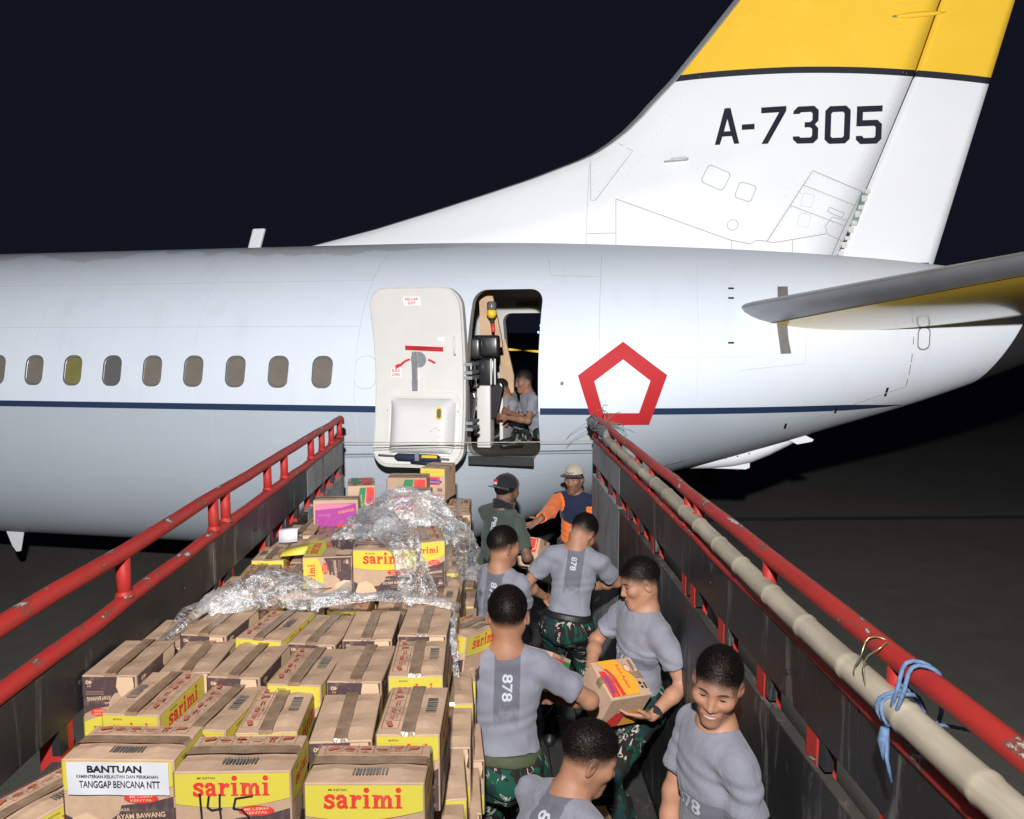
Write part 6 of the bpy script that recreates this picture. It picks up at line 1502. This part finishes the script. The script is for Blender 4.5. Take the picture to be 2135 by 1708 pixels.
person('broad man in grey shirt seen from behind in the middle of the aisle', (.085, 3.42, 2.05), -6, 6, 1, (-4, 4, 0), tone='b', shirt='shirt_back', number=[('878', .01, .36, .115, .045, -R(90), -1)], belt='belt_green', hem=.05, hres=.0045, armR={'w': (.34, 3.70, 2.22), 'hint': (.75, -.35, -.2)}, armL={'w': (-.08, 3.72, 2.20), 'hint': (-.7, -.2, -.3)}, seed=3, hx=1.04, hj=1.0, sc=1.03, footR=(.22, 3.40, 1.29), footL=(-.02, 3.36, 1.29))
person('man in grey shirt bending down at the bottom edge, face in right profile', (.045, 2.52, 1.945), -54, 42, 0, (-84, 24, 0), tone='b', shirt='shirt_back', number=[('878', .01, .35, .12, .05, -R(90), -1)], hres=H3, armR={'w': (.40, 2.52, 1.79), 'hint': (.1, -.5, .2)}, armL={'w': (.37, 2.85, 1.79), 'hint': (0, .6, .2)}, seed=4, hx=1.0, hj=1.06, footR=(.05, 2.42, 1.29), footL=(.0, 2.65, 1.29), neck_fwd=.4)
person('man in grey shirt beside the cartons looking away to the right', (.04, 4.86, 2.00), -28, 6, 4, (-58, 8, 0), tone='b', shirt='shirt_back', number=[('878', .01, .38, .11, .045, -R(90), -1)], hres=.0045, armL={'w': (-.07, 4.82, 1.70), 'hint': (-.6, -.3, 0)}, armR={'w': (.22, 5.18, 1.95), 'hint': (.5, 0, -.5)}, seed=5, hx=0.97, hj=0.97, footR=(.10, 4.84, 1.29), footL=(-.08, 4.88, 1.29))
person('man in grey shirt and black belt bowing his head by the far right wall', (.555, 5.18, 2.04), -14, 9, 6, (-38, 44, 10), longneck=-.03, tone='b', shirt='shirt_back', number=[('878', .0, .405, .09, .04, -R(90), -1)], belt='belt_black', hem=.05, hres=.0045, armL={'w': (.42, 5.46, 2.12), 'hint': (-.85, -.35, -.15)}, armR={'w': (.76, 5.52, 2.16), 'hint': (.9, -.45, .1)}, seed=6, hx=1.02, hj=1.0, footR=(.66, 5.18, 1.29), footL=(.44, 5.14, 1.29), neck_fwd=.5)
person('bearded man in dark green shirt and backward black cap reaching for a carton', (.05, 6.28, 2.08), -38, 9, 8, (-52, 8, 0), tone='c', shirt='shirt_green', pants='trouser_dark', number=[('PB878', .0, .33, .20, .04, -R(90), -1)], cap={'mat': 'cap_black', 'peak': 'cap_black', 'back': True, 'flag': True, 'scarf': True}, beard=.9, hres=.0045, armR={'w': (.37, 6.30, 2.13), 'hint': (.1, -.6, -.4)}, armL={'w': (.33, 6.68, 2.20), 'hint': (-.3, .6, -.3)}, seed=7, hx=1.0, hj=1.04, sleeve=.8)
person('man in orange and navy jacket and beige cap reaching out beyond the truck', (.90, 7.62, 1.92), 156, 7, 0, (150, 8, 0), tone='d', shirt='jacket', pants='trouser_dark', cap={'mat': 'cap_beige', 'peak': 'cap_black', 'logo': True}, beard=.6, hres=.0045, armR={'w': (.50, 7.12, 2.27), 'hint': (.1, .4, -.7)}, armL={'w': (1.08, 7.50, 1.72), 'hint': (.6, .3, 0)}, handR={'d': (-.78, -.30, -.42), 'n': (-.45, -.45, .75), 'curl': .25, 'spread': .32, 'thumb': .9, 'side': 1}, seed=8, hx=0.93, hj=1.06, sleeve=2, floor=1.10, sc=1.02)
# two men sitting in the doorway
person('man in grey shirt squatting inside the aircraft doorway, arms on his knees', (.66, 9.17, 2.83), 104, 22, 0, (112, 12, 0), tone='d', shirt='shirt_front', hres=.0055, floor=2.66, armL={'w': (.26, 8.93, 3.02), 'hint': (.3, -.5, -.5)}, armR={'w': (.28, 9.22, 3.05), 'hint': (.3, .5, -.5)}, footL=(.36, 8.98, 2.75), footR=(.36, 9.26, 2.75), kneehint=(-.5, -.1, 1), seed=9, hx=1.03, hj=1.02, sc=.97, neck_fwd=.35, group='men sitting in the aircraft', hem=-.02, bt=.86)
person('man behind him in the aircraft doorway looking down at a phone', (.52, 9.72, 2.76), 100, 32, 0, (100, 36, 0), tone='d', shirt='shirt_front', hres=.006, floor=2.66, armL={'w': (.06, 9.54, 2.98), 'hint': (.3, -.5, -.5)}, armR={'w': (.06, 9.70, 2.98), 'hint': (.3, .5, -.5)}, footL=(.18, 9.58, 2.75), footR=(.18, 9.84, 2.75), kneehint=(-.5, -.1, 1), seed=10, hx=0.96, hj=1.0, sc=.96, neck_fwd=.4, group='men sitting in the aircraft', hem=-.02, bt=.86)
person('person in dark clothes standing on the apron behind the tail, legs showing', (5.85, 20.6, .95), -60, 3, 0, (-60, 5, 0), tone='c', shirt='trouser_dark', pants='trouser_dark', hres=.009, floor=0.0, footR=(5.72, 20.5, .09), footL=(6.02, 20.7, .09), seed=12, group='people on the apron')
# things in their hands
ph = MB(); ph.box(-.004, .004, -.035, .035, -.075, .075, 0, Matrix.Translation((.02, 9.54, 3.05)) @ Matrix.Rotation(R(35), 4, 'Y')); o = ph.build('phone', M['dark'], None, .003); tag(o, 'dark phone held by the rear man in the doorway', 'phone')
def pr_kari(L_, w, h):
    L_.polys([[(-w * .30, h * .04), (w * .20, h * .04), (w * .30, h * .40), (w * .05, h * .97), (-w * .42, h * .97), (-w * .20, h * .55)]], 'p_orange', 0)
    L_.polys([[(-w * .47, h * .05), (-w * .27, h * .05), (-w * .26, h * .45), (-w * .33, h * .70), (-w * .47, h * .72)]], 'p_red', 1); L_.polys([[(-w * .24, h * .05), (-w * .14, h * .05), (-w * .16, h * .55), (-w * .26, h * .76), (-w * .33, h * .76), (-w * .24, h * .55)]], 'p_red', 1)
    L_.text('Indomie', -w * .37, h * .36, h * .44, w * .12, 'p_blue', 2, -1.57); L_.text('Kari Ayam', w * .02, h * .52, h * .62, w * .10, 'p_red', 2, -1.57); L_.polys([disc(w * .22, h * .70, w * .09, h * .11)], 'p_faint', 2); L_.polys([disc(w * .22, h * .70, w * .07, h * .085)], 'p_tan', 3)
    L_.polys([box2(w * .34, w * .36, h * .62, h * .92), box2(w * .38, w * .395, h * .66, h * .92), box2(w * .30, w * .36, h * .26, h * .33), box2(w * .31, w * .36, h * .16, h * .22), box2(w * .40, w * .44, h * .14, h * .30)], 'p_black', 2)
def pr_low(L_, w, h):
    L_.polys([[(-w * .46, h * .03), (w * .0, h * .03), (w * .08, h * .50), (-w * .20, h * .52)]], 'p_red', 0); L_.polys([[(w * .05, h * .03), (w * .47, h * .03), (w * .47, h * .55), (w * .14, h * .52)]], 'p_orange', 0)
def pr_red(L_, w, h):
    L_.polys([[(-w * .48, h * .45), (-w * .1, h * .38), (w * .42, h * .52), (w * .44, h * .97), (-w * .48, h * .97)]], 'p_red', 0); L_.polys(ribbon([(-w * .18, h * .94), (-w * .16, h * .60), (w * .0, h * .52), (w * .38, h * .62), (w * .38, h * .92)], w * .03), 'p_tan', 1); L_.text('Indomie', w * .12, h * .76, h * .30, w * .12, 'p_blue', 2, -1.45)
def pr_gr(L_, w, h):
    L_.polys([box2(-w * .48, w * .1, h * .15, h * .9)], 'p_red', 0); L_.polys([box2(w * .1, w * .48, h * .15, h * .9)], 'p_green', 0); L_.text('20', w * .3, h * .5, w * .2, h * .2, 'p_tan', 2)
mw = Matrix.Translation((.650, 3.86, 2.160)) @ Matrix.Rotation(R(24), 4, 'Z') @ Matrix.Rotation(R(30), 4, 'X') @ Matrix.Rotation(R(6), 4, 'Y') @ Matrix.Translation((0, 0, -.115))
plain_carton('yellow and red carton held by the man leaning on the right wall', 0, 0, 0, 0, .25, .23, .23, {'f': pr_low, 't': pr_kari}, 'cartons being handed on', mw)
mw = Matrix.Translation((.36, 6.35, 2.16)) @ Matrix.Rotation(R(-30), 4, 'Z') @ Matrix.Rotation(R(-25), 4, 'X') @ Matrix.Translation((0, 0, -.1))
plain_carton('red printed carton passed between capped man and bowed man', 0, 0, 0, 0, .24, .20, .24, {'f': pr_red, 'l': pr_red, 't': pr_red}, 'cartons being handed on', mw)
mw = Matrix.Translation((.25, 3.86, 2.30)) @ Matrix.Rotation(R(-38), 4, 'Z') @ Matrix.Rotation(R(-30), 4, 'X') @ Matrix.Translation((0, 0, -.1))
plain_carton('carton with red and green side held in front of the broad man', 0, 0, 0, 0, .27, .20, .19, {'f': pr_gr, 'r': pr_gr, 't': pr_gr}, 'cartons being handed on', mw)
plain_carton('carton standing on the bed floor behind the bending man', .50, 3.55, 1.20 + .46, 8, .22, .26, .24, {'f': pr_gr, 'l': pr_gr}, 'cartons on the floor')
plain_carton('carton on the bed floor under the one behind the bending man', .50, 3.55, 1.20 + .222, 4, .24, .28, .22, {'f': pr_gr}, 'cartons on the floor')
plain_carton('plain carton the bending man reaches for at the bottom edge', .46, 2.62, 1.74, 20, .30, .24, .26, {}, 'cartons on the floor')
wt = MB(); 
# ------------------------------------------------------------ crumpled stretch film
def film_mat():
    t = NT('stretch_film'); nt = t.t; lw = t.n('ShaderNodeLayerWeight'); lw.inputs['Blend'].default_value = .35
    gl = t.n('ShaderNodeBsdfGlossy'); gl.inputs['Roughness'].default_value = .25; gl.inputs['Color'].default_value = (1, 1, 1, 1)
    tr = t.n('ShaderNodeBsdfTransparent'); tr.inputs['Color'].default_value = (.93, .94, .96, 1)
    df = t.n('ShaderNodeBsdfDiffuse'); df.inputs['Color'].default_value = (.97, .97, .98, 1); tl = t.n('ShaderNodeBsdfTranslucent'); tl.inputs['Color'].default_value = (.8, .82, .86, 1)
    m0 = t.n('ShaderNodeMixShader'); m0.inputs[0].default_value = .2; t.l(df.outputs[0], m0.inputs[1]); t.l(tl.outputs[0], m0.inputs[2])
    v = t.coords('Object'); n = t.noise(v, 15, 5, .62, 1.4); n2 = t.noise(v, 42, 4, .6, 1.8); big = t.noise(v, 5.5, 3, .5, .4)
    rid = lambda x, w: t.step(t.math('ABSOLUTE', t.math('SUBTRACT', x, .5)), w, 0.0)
    st = t.math('MAXIMUM', t.math('MULTIPLY', rid(n, .026), .6), t.math('MULTIPLY', t.step(n2, .63, .70), .65)); fog = t.math('ADD', .07, t.math('MULTIPLY', t.step(big, .44, .64), .38))  # white streaks and flecks stand in for glints, painted as diffuse colour
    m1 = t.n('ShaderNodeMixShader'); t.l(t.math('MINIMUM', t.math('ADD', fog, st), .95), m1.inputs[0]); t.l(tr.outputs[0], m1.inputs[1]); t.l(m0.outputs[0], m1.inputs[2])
    m2 = t.n('ShaderNodeMixShader'); t.l(t.math('ADD', .10, t.math('MULTIPLY', lw.outputs['Fresnel'], .9), clamp=True) if False else t.math('MINIMUM', t.math('ADD', .14, t.math('MULTIPLY', lw.outputs['Fresnel'], .5)), .35), m2.inputs[0]); t.l(m1.outputs[0], m2.inputs[1]); t.l(gl.outputs[0], m2.inputs[2])
    b = t.n('ShaderNodeBump'); b.inputs['Strength'].default_value = .5; b.inputs['Distance'].default_value = .01; t.l(t.noise(v, 90, 5, .7, 1.5), b.inputs['Height'])
    for nd in (gl, df): t.l(b.outputs[0], nd.inputs['Normal'])
    t.l(m2.outputs[0], t.out.inputs[0]); return t.m
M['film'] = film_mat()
def crease(p, rs):
    """ridged, faceted displacement"""
    d = np.zeros(p.shape)
    for f, a in ((4, .055), (9, .040), (19, .028), (41, .014), (85, .006)):
        for k in range(3):
            w = rs.normal(size=3); w /= np.linalg.norm(w); ph = rs.uniform(0, 1); q = p @ w * f + ph + .35 * np.sin(p @ np.roll(w, 1) * f * 1.3 + ph * 6)
            tri = np.abs(q - np.floor(q) - .5) * 2 - .5; dr = rs.normal(size=3); dr /= np.linalg.norm(dr); dr[2] = abs(dr[2]) * .7; d += np.outer(tri, dr) * a * .6
    return d
def film(label, path, width, arch, amp, seed, nu=90, nv=34, flatf=.0):
    rs = np.random.RandomState(seed); path = np.array(path, float); t = np.linspace(0, 1, len(path)); U = np.linspace(0, 1, nu); C = np.stack([np.interp(U, t, path[:, k]) for k in range(3)], 1)
    for _ in range(6): C[1:-1] = (C[:-2] + 2 * C[1:-1] + C[2:]) / 4
    wd = np.interp(U, np.linspace(0, 1, len(width)), width); ar = np.interp(U, np.linspace(0, 1, len(arch)), arch); d = np.gradient(C, axis=0); d /= np.linalg.norm(d, axis=1, keepdims=True); sd = np.cross(d, [0, 0, 1]); sd /= np.linalg.norm(sd, axis=1, keepdims=True) + 1e-9
    V = []
    for j in range(nv):
        a = math.pi * (j / (nv - 1)); V.append(C + sd * (np.cos(a) * wd / 2)[:, None] + np.array([0, 0, 1]) * (math.sin(a) ** .8 * ar)[:, None])
    V = np.array(V).transpose(1, 0, 2).reshape(-1, 3); dis = crease(V, rs) * amp; V2 = V + dis
    F = [(i * nv + j, i * nv + j + 1, (i + 1) * nv + j + 1, (i + 1) * nv + j) for i in range(nu - 1) for j in range(nv - 1)]
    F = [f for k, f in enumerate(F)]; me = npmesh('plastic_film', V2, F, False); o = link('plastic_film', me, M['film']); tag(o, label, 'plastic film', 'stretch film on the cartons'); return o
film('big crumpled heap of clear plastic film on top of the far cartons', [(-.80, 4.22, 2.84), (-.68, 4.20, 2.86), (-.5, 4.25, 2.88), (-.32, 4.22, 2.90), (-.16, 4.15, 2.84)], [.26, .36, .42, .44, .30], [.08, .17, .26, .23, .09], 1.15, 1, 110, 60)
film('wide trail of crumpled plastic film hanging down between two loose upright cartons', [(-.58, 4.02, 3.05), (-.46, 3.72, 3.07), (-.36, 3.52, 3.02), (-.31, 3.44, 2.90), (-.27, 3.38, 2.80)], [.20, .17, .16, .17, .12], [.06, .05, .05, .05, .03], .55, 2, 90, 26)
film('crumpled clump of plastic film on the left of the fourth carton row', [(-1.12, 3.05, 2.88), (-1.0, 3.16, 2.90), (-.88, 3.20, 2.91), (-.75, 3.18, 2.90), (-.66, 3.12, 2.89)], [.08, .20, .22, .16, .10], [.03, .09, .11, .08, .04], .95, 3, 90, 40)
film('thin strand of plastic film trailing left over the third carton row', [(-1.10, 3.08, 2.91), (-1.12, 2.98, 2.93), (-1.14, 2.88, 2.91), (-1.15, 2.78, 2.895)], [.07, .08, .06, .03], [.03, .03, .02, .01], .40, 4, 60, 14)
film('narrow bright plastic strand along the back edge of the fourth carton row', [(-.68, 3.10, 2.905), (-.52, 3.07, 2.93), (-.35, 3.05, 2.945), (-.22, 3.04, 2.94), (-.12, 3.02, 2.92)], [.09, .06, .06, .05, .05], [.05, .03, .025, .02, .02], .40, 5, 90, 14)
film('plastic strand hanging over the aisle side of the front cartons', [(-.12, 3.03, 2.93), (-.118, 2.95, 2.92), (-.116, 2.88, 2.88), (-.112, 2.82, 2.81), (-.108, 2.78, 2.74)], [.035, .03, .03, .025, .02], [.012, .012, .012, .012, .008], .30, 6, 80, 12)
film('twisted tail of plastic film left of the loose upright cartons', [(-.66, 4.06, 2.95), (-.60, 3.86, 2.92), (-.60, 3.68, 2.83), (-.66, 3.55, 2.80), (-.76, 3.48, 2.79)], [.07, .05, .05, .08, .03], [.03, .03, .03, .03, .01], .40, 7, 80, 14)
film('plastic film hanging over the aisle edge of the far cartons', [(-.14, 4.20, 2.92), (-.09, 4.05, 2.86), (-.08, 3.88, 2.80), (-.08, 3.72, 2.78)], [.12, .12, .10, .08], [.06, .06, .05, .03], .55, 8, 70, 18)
